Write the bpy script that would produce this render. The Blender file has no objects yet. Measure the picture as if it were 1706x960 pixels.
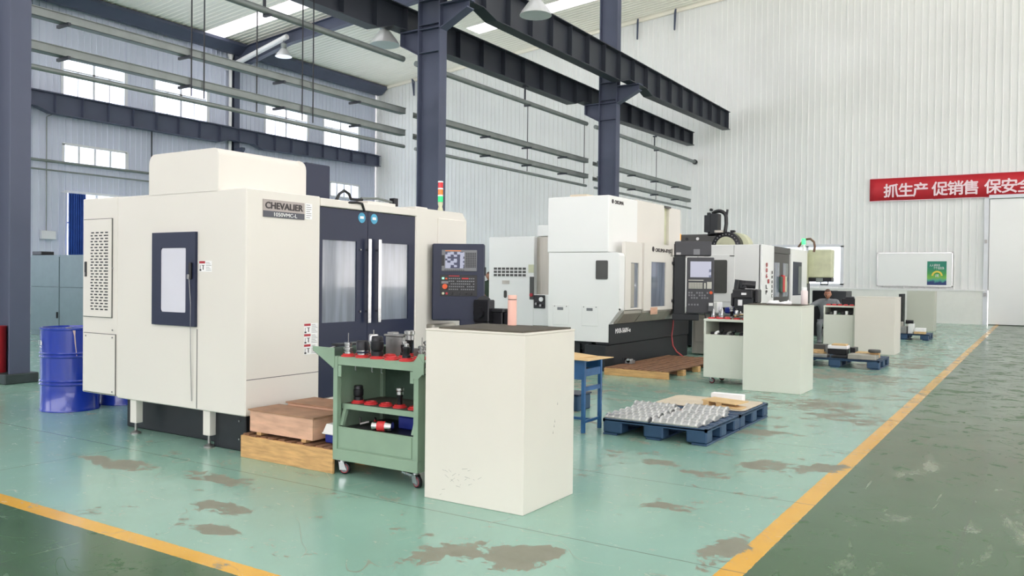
import bpy, bmesh, math, random
from math import radians, sin, cos, pi, sqrt, hypot, atan2
from mathutils import Vector, Matrix
random.seed(7)
C = bpy.context.scene.collection
S = bpy.context.scene
FONT = {}

# ------------------------------------------------------------------ camera
EYE = Vector((0, 0, 1.45)); FPX = 1380.0
def cam_axes(yaw, pitch, roll):
    cy, sy, cp, sp = cos(yaw), sin(yaw), cos(pitch), sin(pitch)
    f = Vector((-sy*cp, cy*cp, sp)); r = Vector((cy, sy, 0)); u = r.cross(f)
    c, s = cos(roll), sin(roll)
    return c*r + s*u, -s*r + c*u, f
RT, UP, FW = cam_axes(radians(32.55), radians(-0.69), radians(0.64))
cd = bpy.data.cameras.new('camera'); cam = bpy.data.objects.new('camera', cd); C.objects.link(cam)
cd.sensor_width = 36; cd.lens = FPX/1706*36; cd.clip_end = 300
cam.matrix_world = Matrix(((RT.x, UP.x, -FW.x, EYE.x), (RT.y, UP.y, -FW.y, EYE.y), (RT.z, UP.z, -FW.z, EYE.z), (0, 0, 0, 1)))
S.camera = cam
def at(px, py, **k):
    """the point of the real plane X=, Y= or Z= seen at a photograph pixel (survey helper)"""
    d = RT*((px-853)/FPX) + UP*(-(py-480)/FPX) + FW
    a, v = list(k.items())[0]; i = 'XYZ'.index(a)
    return EYE + d*((v-EYE[i])/d[i])

# ------------------------------------------------------------------ world, light, exposure
w = bpy.data.worlds.new('sky'); S.world = w; w.use_nodes = True
wn = w.node_tree; wn.nodes.clear()
o_ = wn.nodes.new('ShaderNodeOutputWorld'); bg = wn.nodes.new('ShaderNodeBackground')
tc = wn.nodes.new('ShaderNodeTexCoord'); sx = wn.nodes.new('ShaderNodeSeparateXYZ'); rp = wn.nodes.new('ShaderNodeValToRGB')
wn.links.new(tc.outputs['Generated'], sx.inputs[0]); wn.links.new(sx.outputs['Z'], rp.inputs[0])
rp.color_ramp.elements[0].position = 0.0; rp.color_ramp.elements[0].color = (1.25, 1.19, 1.16, 1)
rp.color_ramp.elements[1].position = 0.06; rp.color_ramp.elements[1].color = (.66, .63, .66, 1)
e = rp.color_ramp.elements.new(1.0); e.color = (.52, .51, .56, 1)
wn.links.new(rp.outputs[0], bg.inputs[0]); bg.inputs[1].default_value = 3.4
wn.links.new(bg.outputs[0], o_.inputs[0])
sd = bpy.data.lights.new('sun', 'SUN'); sd.energy = 0.05; sd.angle = radians(25); sd.color = (1, .96, .9)
so = bpy.data.objects.new('sun', sd); C.objects.link(so); so.rotation_euler = (radians(58), 0, radians(22)); so.location = (6, -10, 14)
def portal(name, loc, rot, sxx, syy):
    d = bpy.data.lights.new(name, 'AREA'); d.shape = 'RECTANGLE'; d.size = sxx; d.size_y = syy
    d.cycles.is_portal = True
    o = bpy.data.objects.new(name, d); C.objects.link(o); o.location = loc; o.rotation_euler = rot
S.view_settings.view_transform = 'Standard'; S.view_settings.look = 'None'
S.view_settings.gamma = 1; S.view_settings.use_curve_mapping = False
S.view_settings.exposure = 1.12
S.cycles.use_denoising = True; S.cycles.max_bounces = 8; S.cycles.diffuse_bounces = 5
S.cycles.sample_clamp_indirect = 8; S.cycles.caustics_reflective = False; S.cycles.caustics_refractive = False

# ------------------------------------------------------------------ materials
def lin(c):
    c = c/255
    return c/12.92 if c <= .04045 else ((c+.055)/1.055)**2.4
def rgb(t): return (lin(t[0]), lin(t[1]), lin(t[2]), 1)
MATS = {}
def mat(name, col, rough=.5, metal=0., var=.06, scale=6., bump=0., stretch=None, coat=0., spec=.5, emit=0., ecol=None):
    """principled material whose colour wavers softly with noise"""
    m = bpy.data.materials.new(name); m.use_nodes = True; nt = m.node_tree; b = nt.nodes['Principled BSDF']
    t = nt.nodes.new('ShaderNodeTexCoord'); mp = nt.nodes.new('ShaderNodeMapping'); n = nt.nodes.new('ShaderNodeTexNoise')
    nt.links.new(t.outputs['Object'], mp.inputs[0]); nt.links.new(mp.outputs[0], n.inputs['Vector'])
    if stretch: mp.inputs['Scale'].default_value = stretch
    n.inputs['Scale'].default_value = scale; n.inputs['Detail'].default_value = 4
    r = nt.nodes.new('ShaderNodeValToRGB'); c = rgb(col)
    r.color_ramp.elements[0].position = .3; r.color_ramp.elements[1].position = .7
    r.color_ramp.elements[0].color = tuple(v*(1-var) for v in c[:3])+(1,)
    r.color_ramp.elements[1].color = tuple(min(1, v*(1+var)) for v in c[:3])+(1,)
    nt.links.new(n.outputs['Fac'], r.inputs[0]); nt.links.new(r.outputs[0], b.inputs['Base Color'])
    b.inputs['Roughness'].default_value = rough; b.inputs['Metallic'].default_value = metal
    b.inputs['Coat Weight'].default_value = coat; b.inputs['Specular IOR Level'].default_value = spec
    if bump:
        bp = nt.nodes.new('ShaderNodeBump'); bp.inputs['Strength'].default_value = bump; bp.inputs['Distance'].default_value = .01
        nt.links.new(n.outputs['Fac'], bp.inputs['Height']); nt.links.new(bp.outputs[0], b.inputs['Normal'])
    if emit:
        b.inputs['Emission Color'].default_value = rgb(ecol or col); b.inputs['Emission Strength'].default_value = emit
    MATS[name] = m
    return m
M = {}
M['cream'] = mat('cream_enamel', (219, 215, 207), .45, var=.015, scale=1.2)
M['white'] = mat('white_enamel', (232, 233, 231), .36, var=.015, scale=1.2)
M['cab'] = mat('cream_cabinet_paint', (219, 214, 204), .5, var=.02, scale=2)
M['cabgrey'] = mat('grey_green_cabinet_paint', (190, 192, 178), .42, var=.02, scale=2)
M['cartwhite'] = mat('pale_cart_paint', (214, 216, 204), .45, var=.02, scale=2)
M['navy'] = mat('navy_enamel', (22, 31, 58), .45, var=.05, scale=2, coat=.0)
M['navymat'] = mat('dark_machine_base_paint', (20, 26, 31), .5, var=.12, scale=4)
M['steelbeam'] = mat('dark_steel_paint', (74, 80, 100), .55, var=.07, scale=1.5)
M['beamblack'] = mat('black_steel_paint', (41, 46, 55), .5, var=.07, scale=1.5)
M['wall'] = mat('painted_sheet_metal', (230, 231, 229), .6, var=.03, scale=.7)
M['wallblue'] = mat('bluish_light_sheet_metal', (200, 205, 222), .65, var=.03, scale=.7)  # left wall sheet; bluish window light is put into its paint
M['wallbase'] = mat('white_plaster', (226, 226, 220), .7, var=.02)
M['ceil'] = mat('roof_sheet', (244, 238, 224), .6, var=.02, scale=.5)
M['whiteframe'] = mat('white_window_frame', (215, 217, 222), .4, var=.02)
M['green'] = mat('green_cart_paint', (136, 160, 138), .5, var=.06, scale=5)
M['darkgreen'] = mat('dark_pegboard_green', (62, 84, 70), .6, var=.2, scale=9)
M['red'] = mat('red_plastic', (200, 50, 52), .45, var=.08, scale=12)
M['redpaint'] = mat('red_painted_steel', (160, 34, 40), .4, var=.08)
M['chrome'] = mat('ground_steel', (190, 190, 190), .22, 1., var=.08, scale=20)
M['steel'] = mat('dull_steel', (150, 150, 148), .4, .9, var=.12, scale=12)
M['alu'] = mat('machined_aluminium', (215, 215, 213), .3, .9, var=.08, scale=15)
M['castshade'] = mat('recess_shade_aluminium', (178, 180, 180), .4, .8, var=.15, scale=15)  # darker aluminium; shade between the ribs is put into the colour
M['galv'] = mat('galvanised_steel', (128, 134, 132), .5, .5, var=.12, scale=3)
M['black'] = mat('black_plastic', (24, 25, 28), .4, var=.1, scale=9)
M['blacksteel'] = mat('black_oxide_steel', (38, 38, 42), .35, .5, var=.15, scale=12)
M['blue'] = mat('blue_drum_enamel', (28, 56, 160), .22, var=.05, coat=.5)
M['bluesteel'] = mat('blue_worn_paint', (44, 92, 140), .45, var=.2, scale=9)
M['bluepl'] = mat('blue_pallet_plastic', (44, 72, 102), .5, var=.12, scale=7)
M['navyplastic'] = mat('navy_box_plastic', (30, 45, 130), .4, var=.05)
M['wood'] = mat('pale_pine', (200, 158, 104), .7, var=.22, scale=5, stretch=(1.2, 6, 9), bump=.15)
M['wooddark'] = mat('weathered_pine', (128, 92, 66), .75, var=.3, scale=5, stretch=(5, 1, 5), bump=.2)
M['ply'] = mat('stained_crate_board', (206, 164, 138), .6, var=.2, scale=4, stretch=(1, 1, 5), bump=.05)
M['plytop'] = mat('stained_crate_lid', (150, 114, 88), .6, var=.25, scale=5)
M['card'] = mat('cardboard', (208, 178, 130), .8, var=.08, scale=8)
M['sheetcard'] = mat('stained_board', (206, 194, 172), .7, var=.12, scale=4)
M['paper'] = mat('white_paper', (238, 238, 238), .7, var=.02)
M['mat'] = mat('dark_brown_mat', (78, 74, 64), .8, var=.25, scale=10, bump=.2)
M['pink'] = mat('pink_bottle_lacquer', (226, 178, 162), .35, var=.02)
M['pinkwhite'] = mat('pale_pink_plastic', (232, 218, 216), .4, var=.02)
M['skin'] = mat('skin', (176, 122, 98), .5, var=.06, scale=14)
M['overall'] = mat('grey_work_cloth', (128, 132, 136), .85, var=.12, scale=10, bump=.2)
M['overall2'] = mat('dark_work_cloth', (60, 74, 62), .85, var=.12, scale=10)
M['hair'] = mat('short_cropped_hair', (96, 74, 64), .9, var=.2, scale=60)
M['curtain'] = mat('blue_curtain_cloth', (38, 76, 158), .8, var=.15, scale=3)
M['greycab'] = mat('grey_blue_cabinet_paint', (108, 128, 134), .4, var=.05)
M['banner'] = mat('red_banner_cloth', (192, 36, 48), .6, var=.05, scale=1)
M['letter'] = mat('pale_pink_lettering', (240, 214, 220), .6, var=.02)
M['letterw'] = mat('white_lettering', (235, 235, 235), .6, var=.02)
M['letterd'] = mat('dark_lettering', (50, 44, 46), .5, var=.02)
M['letterr'] = mat('red_lettering', (170, 44, 54), .5, var=.02)
M['plate'] = mat('silver_name_plate', (158, 150, 146), .35, .3, var=.04)
M['plated'] = mat('slate_name_plate', (72, 74, 84), .4, var=.04)
M['orange'] = mat('orange_plastic', (222, 90, 40), .4, var=.04)
M['keys'] = mat('grey_keys', (88, 90, 94), .5, var=.05)
M['keysl'] = mat('pale_keys', (190, 190, 180), .5, var=.05)
M['bezel'] = mat('grey_bezel', (118, 120, 124), .45, var=.05)
M['pend'] = mat('charcoal_pendant_plastic', (56, 57, 62), .45, var=.05)
M['olive'] = mat('yellowed_box_plastic', (196, 198, 168), .5, var=.1, scale=5)
M['stain'] = mat('stainless_panel', (176, 172, 162), .35, .5, var=.12, scale=2, stretch=(3, 3, .3))
M['redhose'] = mat('red_rubber_hose', (170, 60, 62), .5, var=.05)
M['brownhose'] = mat('brown_corrugated_hose', (110, 80, 66), .6, var=.1)
M['dgrey'] = mat('dark_grey_panel', (74, 74, 72), .5, var=.06)
M['concrete'] = mat('black_chipped_kerb', (44, 54, 54), .5, var=.3, scale=9)
M['pipew'] = mat('white_pipe', (222, 222, 222), .4, var=.02)
M['lampglass'] = mat('lamp_reflector', (200, 202, 202), .3, .4, var=.03)
M['joint'] = mat('panel_gap', (96, 96, 94), .7, var=.05)
M['cobalt'] = mat('round_blue_sticker', (72, 160, 196), .5, var=.15, scale=30)
def lamp(name, col, s): return mat(name, col, .3, var=.01, emit=s)
M['lred'] = mat('red_lamp_off', (214, 40, 48), .25, var=.03)
M['lora'] = mat('amber_lamp_off', (236, 130, 46), .25, var=.03)
M['lgrn'] = lamp('green_lamp_lit', (30, 190, 110), .35)
M['lgrn2'] = lamp('green_lamp_bright', (60, 240, 110), 1.2)
M['lamb'] = lamp('amber_lamp_lit', (250, 170, 60), .6)
M['keyg'] = lamp('green_key_lit', (150, 240, 190), .5)

def pane_mat(name, col, trans, rough=.08, tint=(1, 1, 1, 1)):
    m = bpy.data.materials.new(name); m.use_nodes = True; nt = m.node_tree; b = nt.nodes['Principled BSDF']
    n = nt.nodes.new('ShaderNodeTexNoise'); n.inputs['Scale'].default_value = 3; t = nt.nodes.new('ShaderNodeTexCoord')
    mp = nt.nodes.new('ShaderNodeMapping'); mp.inputs['Scale'].default_value = (4, 4, .4)
    nt.links.new(t.outputs['Object'], mp.inputs[0]); nt.links.new(mp.outputs[0], n.inputs['Vector'])
    r = nt.nodes.new('ShaderNodeValToRGB'); c = rgb(col)
    r.color_ramp.elements[0].position = .35; r.color_ramp.elements[1].position = .65
    r.color_ramp.elements[0].color = tuple(v*.8 for v in c[:3])+(1,); r.color_ramp.elements[1].color = tuple(min(1, v*1.2) for v in c[:3])+(1,)
    nt.links.new(n.outputs['Fac'], r.inputs[0]); nt.links.new(r.outputs[0], b.inputs['Base Color'])
    b.inputs['Roughness'].default_value = rough; b.inputs['Coat Weight'].default_value = .5
    tr = nt.nodes.new('ShaderNodeBsdfTransparent'); tr.inputs[0].default_value = tint; mx = nt.nodes.new('ShaderNodeMixShader'); mx.inputs[0].default_value = 1-trans
    nt.links.new(tr.outputs[0], mx.inputs[1]); nt.links.new(b.outputs[0], mx.inputs[2])
    nt.links.new(mx.outputs[0], nt.nodes['Material Output'].inputs[0])
    return m
M['glass'] = pane_mat('window_pane', (225, 230, 240), .9, .05, (.86, .92, 1, 1))
M['smoke'] = pane_mat('machine_door_pane', (138, 146, 158), .25, .12)
M['frost'] = mat('milky_side_pane', (206, 206, 216), .5, var=.03, scale=3)
M['bluish'] = pane_mat('polished_door_pane', (120, 128, 142), .1, .1)
M['skyl'] = pane_mat('roof_light_sheet', (245, 240, 225), .55, .5)

def screen_mat(name, top, ncol=6, nrow=8, dark=(52, 60, 92), light=(200, 204, 226)):
    """a lit display: random cells of light and dark blue"""
    m = bpy.data.materials.new(name); m.use_nodes = True; nt = m.node_tree; b = nt.nodes['Principled BSDF']
    t = nt.nodes.new('ShaderNodeTexCoord'); mp = nt.nodes.new('ShaderNodeMapping')
    mp.inputs['Scale'].default_value = (ncol, nrow, nrow)
    v = nt.nodes.new('ShaderNodeTexVoronoi'); v.inputs['Scale'].default_value = 1; v.distance = 'CHEBYCHEV'; v.inputs['Randomness'].default_value = .35
    nt.links.new(t.outputs['Generated'], mp.inputs[0]); nt.links.new(mp.outputs[0], v.inputs['Vector'])
    s = nt.nodes.new('ShaderNodeSeparateColor'); nt.links.new(v.outputs['Color'], s.inputs[0])
    r = nt.nodes.new('ShaderNodeValToRGB'); r.color_ramp.interpolation = 'CONSTANT'
    r.color_ramp.elements[0].color = rgb(dark); r.color_ramp.elements[1].position = top; r.color_ramp.elements[1].color = rgb(light)
    nt.links.new(s.outputs[0], r.inputs[0]); nt.links.new(r.outputs[0], b.inputs['Emission Color'])
    b.inputs['Base Color'].default_value = (.01, .01, .02, 1); b.inputs['Roughness'].default_value = .2; b.inputs['Emission Strength'].default_value = .33
    return m
M['screen'] = screen_mat('lit_screen', .5)
M['screen2'] = screen_mat('lit_pale_screen', .14, 4, 5, (120, 128, 156), (214, 216, 234))

# ------------------------------------------------------------------ mesh builder and object helpers
ORG = {}
class MB:
    def __init__(s): s.b = bmesh.new()
    def face(s, pts):
        return s.b.faces.new([s.b.verts.new(p) for p in pts])
    def hexa(s, p):          # 8 points, bottom ring then top ring
        v = [s.b.verts.new(q) for q in p]
        for f in ((3, 2, 1, 0), (4, 5, 6, 7), (0, 1, 5, 4), (1, 2, 6, 5), (2, 3, 7, 6), (3, 0, 4, 7)):
            s.b.faces.new([v[i] for i in f])
        return s
    def box(s, x0, x1, y0, y1, z0, z1, bev=0, seg=1):
        if bev:
            t = bmesh.new(); bmesh.ops.create_cube(t, size=1)
            for v in t.verts: v.co = Vector(((x0+x1)/2+v.co.x*(x1-x0), (y0+y1)/2+v.co.y*(y1-y0), (z0+z1)/2+v.co.z*(z1-z0)))
            bmesh.ops.bevel(t, geom=t.edges[:], offset=bev, segments=seg, affect='EDGES', profile=.5)
            s.join(t); return s
        return s.hexa([(x0, y0, z0), (x1, y0, z0), (x1, y1, z0), (x0, y1, z0), (x0, y0, z1), (x1, y0, z1), (x1, y1, z1), (x0, y1, z1)])
    def join(s, t, mx=None):
        if mx: bmesh.ops.transform(t, matrix=mx, verts=t.verts[:])
        me = bpy.data.meshes.new('tmp'); t.to_mesh(me); t.free(); s.b.from_mesh(me); bpy.data.meshes.remove(me)
    def prism(s, pts, axis, a, b):
        """pts: outline in the two other axes (in xyz order); extruded from a to b along axis"""
        def P(p, t):
            return {'X': (t, p[0], p[1]), 'Y': (p[0], t, p[1]), 'Z': (p[0], p[1], t)}[axis]
        va = [s.b.verts.new(P(p, a)) for p in pts]; vb = [s.b.verts.new(P(p, b)) for p in pts]
        s.b.faces.new(va); s.b.faces.new(vb[::-1]); n = len(pts)
        for i in range(n): s.b.faces.new([va[i], vb[i], vb[(i+1) % n], va[(i+1) % n]])
        return s
    def cyl(s, p0, p1, r0, r1=None, seg=14):
        r1 = r0 if r1 is None else r1
        p0 = Vector(p0); p1 = Vector(p1); d = (p1-p0).normalized()
        u = d.orthogonal().normalized(); v = d.cross(u)
        A = [s.b.verts.new(p0+(u*cos(2*pi*i/seg)+v*sin(2*pi*i/seg))*r0) for i in range(seg)]
        B = [s.b.verts.new(p1+(u*cos(2*pi*i/seg)+v*sin(2*pi*i/seg))*max(r1, 1e-4)) for i in range(seg)]
        s.b.faces.new(A[::-1]); s.b.faces.new(B)
        for i in range(seg): s.b.faces.new([A[i], A[(i+1) % seg], B[(i+1) % seg], B[i]])
        return s
    def lathe(s, prof, c=(0, 0, 0), seg=20, axis='Z', smooth=False):
        rings = []
        for r, z in prof:
            ring = []
            for i in range(seg):
                a = 2*pi*i/seg; x, y = r*cos(a), r*sin(a)
                q = {'Z': (x, y, z), 'X': (z, x, y), 'Y': (x, z, y)}[axis]
                ring.append(s.b.verts.new((c[0]+q[0], c[1]+q[1], c[2]+q[2])))
            rings.append(ring)
        for k in range(len(rings)-1):
            for i in range(seg):
                s.b.faces.new([rings[k][i], rings[k][(i+1) % seg], rings[k+1][(i+1) % seg], rings[k+1][i]])
        s.b.faces.new(rings[0][::-1]); s.b.faces.new(rings[-1])
        return s
    def tube(s, pts, r, seg=8):
        pts = [Vector(p) for p in pts]; rings = []; prev = None
        for i, p in enumerate(pts):
            d = (pts[min(i+1, len(pts)-1)]-pts[max(i-1, 0)]).normalized()
            u = (prev - d*prev.dot(d)).normalized() if prev is not None and (prev - d*prev.dot(d)).length > 1e-4 else d.orthogonal().normalized()
            prev = u; v = d.cross(u)
            rings.append([s.b.verts.new(p+(u*cos(2*pi*k/seg)+v*sin(2*pi*k/seg))*r) for k in range(seg)])
        for a, b in zip(rings, rings[1:]):
            for i in range(seg): s.b.faces.new([a[i], a[(i+1) % seg], b[(i+1) % seg], b[i]])
        s.b.faces.new(rings[0][::-1]); s.b.faces.new(rings[-1])
        return s
    def xf(s, m):
        bmesh.ops.transform(s.b, matrix=m, verts=s.b.verts[:]); return s
    def build(s, name, m, parent=None, smooth=False, local=False):
        bmesh.ops.recalc_face_normals(s.b, faces=s.b.faces[:])
        if parent is not None and not local:
            bmesh.ops.transform(s.b, matrix=Matrix.Translation(-ORG.get(parent.name, Vector((0, 0, 0)))), verts=s.b.verts[:])
        me = bpy.data.meshes.new(name); s.b.to_mesh(me); s.b.free()
        if smooth:
            for p in me.polygons: p.use_smooth = True
            try: me.set_sharp_from_angle(angle=radians(40))
            except Exception: pass
        me.materials.append(m if not isinstance(m, str) else M[m])
        o = bpy.data.objects.new(name, me); C.objects.link(o)
        if parent is not None:
            o.parent = parent; ORG[o.name] = ORG.get(parent.name, Vector((0, 0, 0)))
        else: ORG[o.name] = Vector((0, 0, 0))
        return o
def tag(o, label=None, cat=None, group=None, kind=None):
    if label: o['label'] = label
    if cat: o['category'] = cat
    if group: o['group'] = group
    if kind: o['kind'] = kind
    return o
def thing(name, label, cat, loc=(0, 0, 0), group=None, rz=0):
    o = bpy.data.objects.new(name, None); C.objects.link(o); o.location = loc; o.rotation_euler.z = rz
    o.empty_display_size = .1; ORG[o.name] = Vector(loc)
    return tag(o, label, cat, group)
def struct(name, parent=None):
    o = bpy.data.objects.new(name, None); C.objects.link(o); o.empty_display_size = .1; ORG[o.name] = Vector((0, 0, 0))
    o['kind'] = 'structure'
    return o
def recenter(o):
    """move a one-mesh thing's origin to the middle of its base"""
    me = o.data; xs = [v.co for v in me.vertices]
    c = Vector(((min(v.x for v in xs)+max(v.x for v in xs))/2, (min(v.y for v in xs)+max(v.y for v in xs))/2, min(v.z for v in xs)))
    me.transform(Matrix.Translation(-c)); o.location = o.location + c; ORG[o.name] = c
    return o
def copy_tree(o, parent=None):
    c = o.copy(); C.objects.link(c); c.parent = parent
    for ch in list(o.children): copy_tree(ch, c)
    return c
def dup(root, loc, rz, label, group=None, scale=None):
    c = copy_tree(root); c.location = loc; c.rotation_euler.z = rz; c['label'] = label
    if group: c['group'] = group
    if scale: c.scale = scale
    return c
def text(s, name, m, parent, origin, size, face='X', width=None, bold=0., depth=.0015, align='LEFT', local=False):
    """flat lettering as mesh; face: 'X' reads along +Y seen from +X, '-Y' reads along +X, or an angle of the reading direction"""
    cu = bpy.data.curves.new(name, 'FONT'); cu.body = s; cu.size = size; cu.extrude = depth; cu.align_x = align
    cu.resolution_u = 3
    t = bpy.data.objects.new('tmp', cu); C.objects.link(t)
    bpy.context.view_layer.update()
    me = bpy.data.meshes.new_from_object(t.evaluated_get(bpy.context.evaluated_depsgraph_get()))
    if bold:       # heavier strokes: the outline repeated a hair to each side
        tb = bmesh.new()
        for ox, oy in ((-bold, 0), (bold, 0), (0, bold), (0, -bold)):
            m2 = me.copy(); m2.transform(Matrix.Translation((ox, oy, (ox+2*oy)*.02))); tb.from_mesh(m2); bpy.data.meshes.remove(m2)
        tb.to_mesh(me); tb.free()
    bpy.data.objects.remove(t); bpy.data.curves.remove(cu)
    if width and len(me.vertices):
        xs = [v.co.x for v in me.vertices]; k = width/(max(xs)-min(xs)+1e-6)
        me.transform(Matrix.Diagonal((k, 1, 1, 1)))
    ang = {'X': pi/2, '-Y': 0}.get(face, face)
    me.transform(Matrix.Rotation(ang, 4, 'Z') @ Matrix.Rotation(pi/2, 4, 'X'))
    org = Vector((0, 0, 0)) if local else ORG.get(parent.name, Vector((0, 0, 0)))
    me.transform(Matrix.Translation(Vector(origin)-org))
    me.materials.clear(); me.materials.append(M[m]); me.name = name
    o = bpy.data.objects.new(name, me); C.objects.link(o); o.parent = parent; ORG[o.name] = org
    return o
def B(x0, x1, y0, y1, z0, z1, bev=0, seg=1): return MB().box(x0, x1, y0, y1, z0, z1, bev, seg)

# ================================================================== THE SETTING
YE, XL = 33.3, -30.0        # end wall, left wall
YR = -18.0                  # rear end of the hall behind the photographer
XR = 13.0
RIDGE = 1.0
def roofz(x): return 11.4 + .087*((x-XL) if x < RIDGE else (2*RIDGE-x-XL))

# floor ------------------------------------------------------------
def floor_material():
    m = bpy.data.materials.new('painted_concrete_floor'); m.use_nodes = True; nt = m.node_tree; L = nt.links
    b = nt.nodes['Principled BSDF']
    geo = nt.nodes.new('ShaderNodeNewGeometry'); sep = nt.nodes.new('ShaderNodeSeparateXYZ'); L.new(geo.outputs['Position'], sep.inputs[0])
    X, Y = sep.outputs[0], sep.outputs[1]
    def val(s, i, v):
        if isinstance(v, (int, float)): i.default_value = v
        else: L.new(v, i)
    def mth(op, a, c=0., d=None):
        n = nt.nodes.new('ShaderNodeMath'); n.operation = op; val(n, n.inputs[0], a); val(n, n.inputs[1], c)
        if d is not None: val(n, n.inputs[2], d)
        return n.outputs[0]
    def noise(sc, det=5, rough=.55, st=(1, 1, 1), off=(0, 0, 0), dist=0.):
        mp = nt.nodes.new('ShaderNodeMapping'); mp.inputs['Scale'].default_value = st; mp.inputs['Location'].default_value = off
        L.new(geo.outputs['Position'], mp.inputs[0]); n = nt.nodes.new('ShaderNodeTexNoise')
        n.inputs['Scale'].default_value = sc; n.inputs['Detail'].default_value = det; n.inputs['Roughness'].default_value = rough
        n.inputs['Distortion'].default_value = dist
        L.new(mp.outputs[0], n.inputs['Vector']); return n.outputs['Fac']
    def step(v, t, soft):       # 0..1 above t
        n = nt.nodes.new('ShaderNodeMapRange'); n.inputs[1].default_value = t-soft; n.inputs[2].default_value = t+soft; L.new(v, n.inputs[0]); return n.outputs[0]
    def mix(f, a, c):
        n = nt.nodes.new('ShaderNodeMix'); n.data_type = 'RGBA'
        val(n, n.inputs[0], f)
        for i, q in ((6, a), (7, c)):
            if isinstance(q, tuple): n.inputs[i].default_value = rgb(q)
            else: L.new(q, n.inputs[i])
        return n.outputs[2]
    def blob(cx, cy, rx, ry, amp):
        dx = mth('DIVIDE', mth('SUBTRACT', X, cx), rx); dy = mth('DIVIDE', mth('SUBTRACT', Y, cy), ry)
        d = mth('ADD', mth('MULTIPLY', dx, dx), mth('MULTIPLY', dy, dy))
        return mth('MULTIPLY', mth('MAXIMUM', mth('SUBTRACT', 1., d), 0.), amp)
    teal = mix(noise(.8, 4), (126, 166, 152), (146, 184, 168))
    teal = mix(step(noise(2.2, 6, .65, (1, .6, 1)), .55, .12), teal, (136, 172, 156))
    dark = mix(noise(1.1, 4), (44, 80, 44), (54, 90, 54))
    inL = mth('MULTIPLY', mth('LESS_THAN', X, -1.27), mth('GREATER_THAN', Y, 2.71))
    base = mix(inL, dark, teal)
    # yellow line, a touch ragged at its edges
    rag = mth('MULTIPLY', mth('SUBTRACT', noise(14, 3), .5), .012)
    Xr = mth('ADD', X, rag); Yr = mth('ADD', Y, rag)
    band1 = mth('MULTIPLY', mth('MULTIPLY', mth('GREATER_THAN', Xr, -1.335), mth('LESS_THAN', Xr, -1.21)), mth('GREATER_THAN', Y, 2.65))
    band2 = mth('MULTIPLY', mth('MULTIPLY', mth('GREATER_THAN', Yr, 2.65), mth('LESS_THAN', Yr, 2.765)), mth('LESS_THAN', X, -1.21))
    band = mth('MAXIMUM', band1, band2)
    base = mix(band, base, mix(noise(5, 4), (206, 152, 36), (220, 170, 56)))
    # worn patches in the light paint
    patches = [(-2.34, 3.62, .30, .24, .30), (-2.62, 3.42, .2, .25, .25), (-2.18, 3.8, .14, .12, .25), (-1.42, 4.38, .13, .42, .34), (-2.07, 6.0, .24, .12, .22), (-2.52, 6.2, .24, .14, .24),
               (-1.72, 6.55, .34, .22, .28), (-1.35, 6.75, .16, .2, .25), (-4.9, 3.85, .45, .16, .3), (-4.3, 3.35, .34, .14, .28), (-3.9, 3.05, .22, .09, .3), (-5.9, 3.7, .5, .16, .26),
               (-2.0, 4.98, .24, .1, .25), (-2.25, 7.9, .5, .3, .16), (-1.8, 9.3, .5, .5, .13), (-2.2, 10.2, .5, .6, .15), (-2.6, 13.6, 1., .8, .14), (-1.9, 16.5, .6, 1.2, .12),
               (-2.9, 6.9, .4, .2, .12), (-3.6, 4.1, .5, .3, .1), (-2.9, 9.6, .5, .5, .1), (-6.2, 9.5, 2., 1.5, .08)]
    w = mth('ADD', .5, mth('MULTIPLY', mth('SUBTRACT', noise(3.0, 12, .8, (1, 1.15, 1), (3, 1, 0), .3), .5), 2.6))
    wide = mth('MULTIPLY', step(Y, 8, 4), .17); w = mth('ADD', w, wide)
    w = mth('ADD', w, mth('MULTIPLY', mth('SUBTRACT', noise(.9, 3, .5, (1, 1, 1), (1, 5, 0)), .5), .35))
    for q in [(a_, b_, c_*1.1, d_*1.1, e_*1.75) for a_, b_, c_, d_, e_ in patches]: w = mth('ADD', w, blob(*q))
    worn = step(w, .79, .012)
    fine = step(noise(13, 6, .75, (.5, 1.3, 1), (1, 7, 0), .4), .64, .02)
    worn = mth('MAXIMUM', worn, mth('MULTIPLY', fine, .55))
    line = mth('LESS_THAN', mth('ABSOLUTE', mth('SUBTRACT', noise(1.3, 2, .4, (1, 1, 1), (6, 2, 0), 1.2), .5)), .0022)
    worn = mth('MAXIMUM', worn, mth('MULTIPLY', mth('MULTIPLY', line, step(noise(2.2, 4, .6, (1, 1, 1), (0, 9, 0)), .52, .02)), .7))
    wc = mix(noise(9, 4), (116, 118, 102), (140, 140, 124))
    wornL = mth('MULTIPLY', worn, mth('MAXIMUM', inL, mth('MULTIPLY', band, .8)))
    base = mix(wornL, base, wc)
    # scuffs and scratches of the dark aisle
    sc1 = step(noise(2.6, 9, .72, (1.4, .5, 1), (9, 2, 0), .6), .60, .05)
    more = mth('ADD', noise(.7, 3, .5, (1, .5, 1), (4, 4, 0)), mth('MULTIPLY', X, .10))
    sc = mth('MULTIPLY', sc1, step(more, .48, .10))
    lng = step(noise(1.5, 4, .6, (9, .35, 1), (2, 0, 0), .3), .69, .02)
    sc = mth('MAXIMUM', sc, mth('MULTIPLY', lng, .55))
    aisle = mth('MULTIPLY', mth('SUBTRACT', 1., inL), mth('SUBTRACT', 1., band))
    base = mix(mth('MULTIPLY', mth('MULTIPLY', sc, aisle), .7), base, (158, 164, 146))
    base = mix(mth('MULTIPLY', aisle, mth('MULTIPLY', step(noise(.35, 3, .5), .5, .2), .3)), base, (88, 114, 84))
    # saw-cut joints
    jt = None
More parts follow.
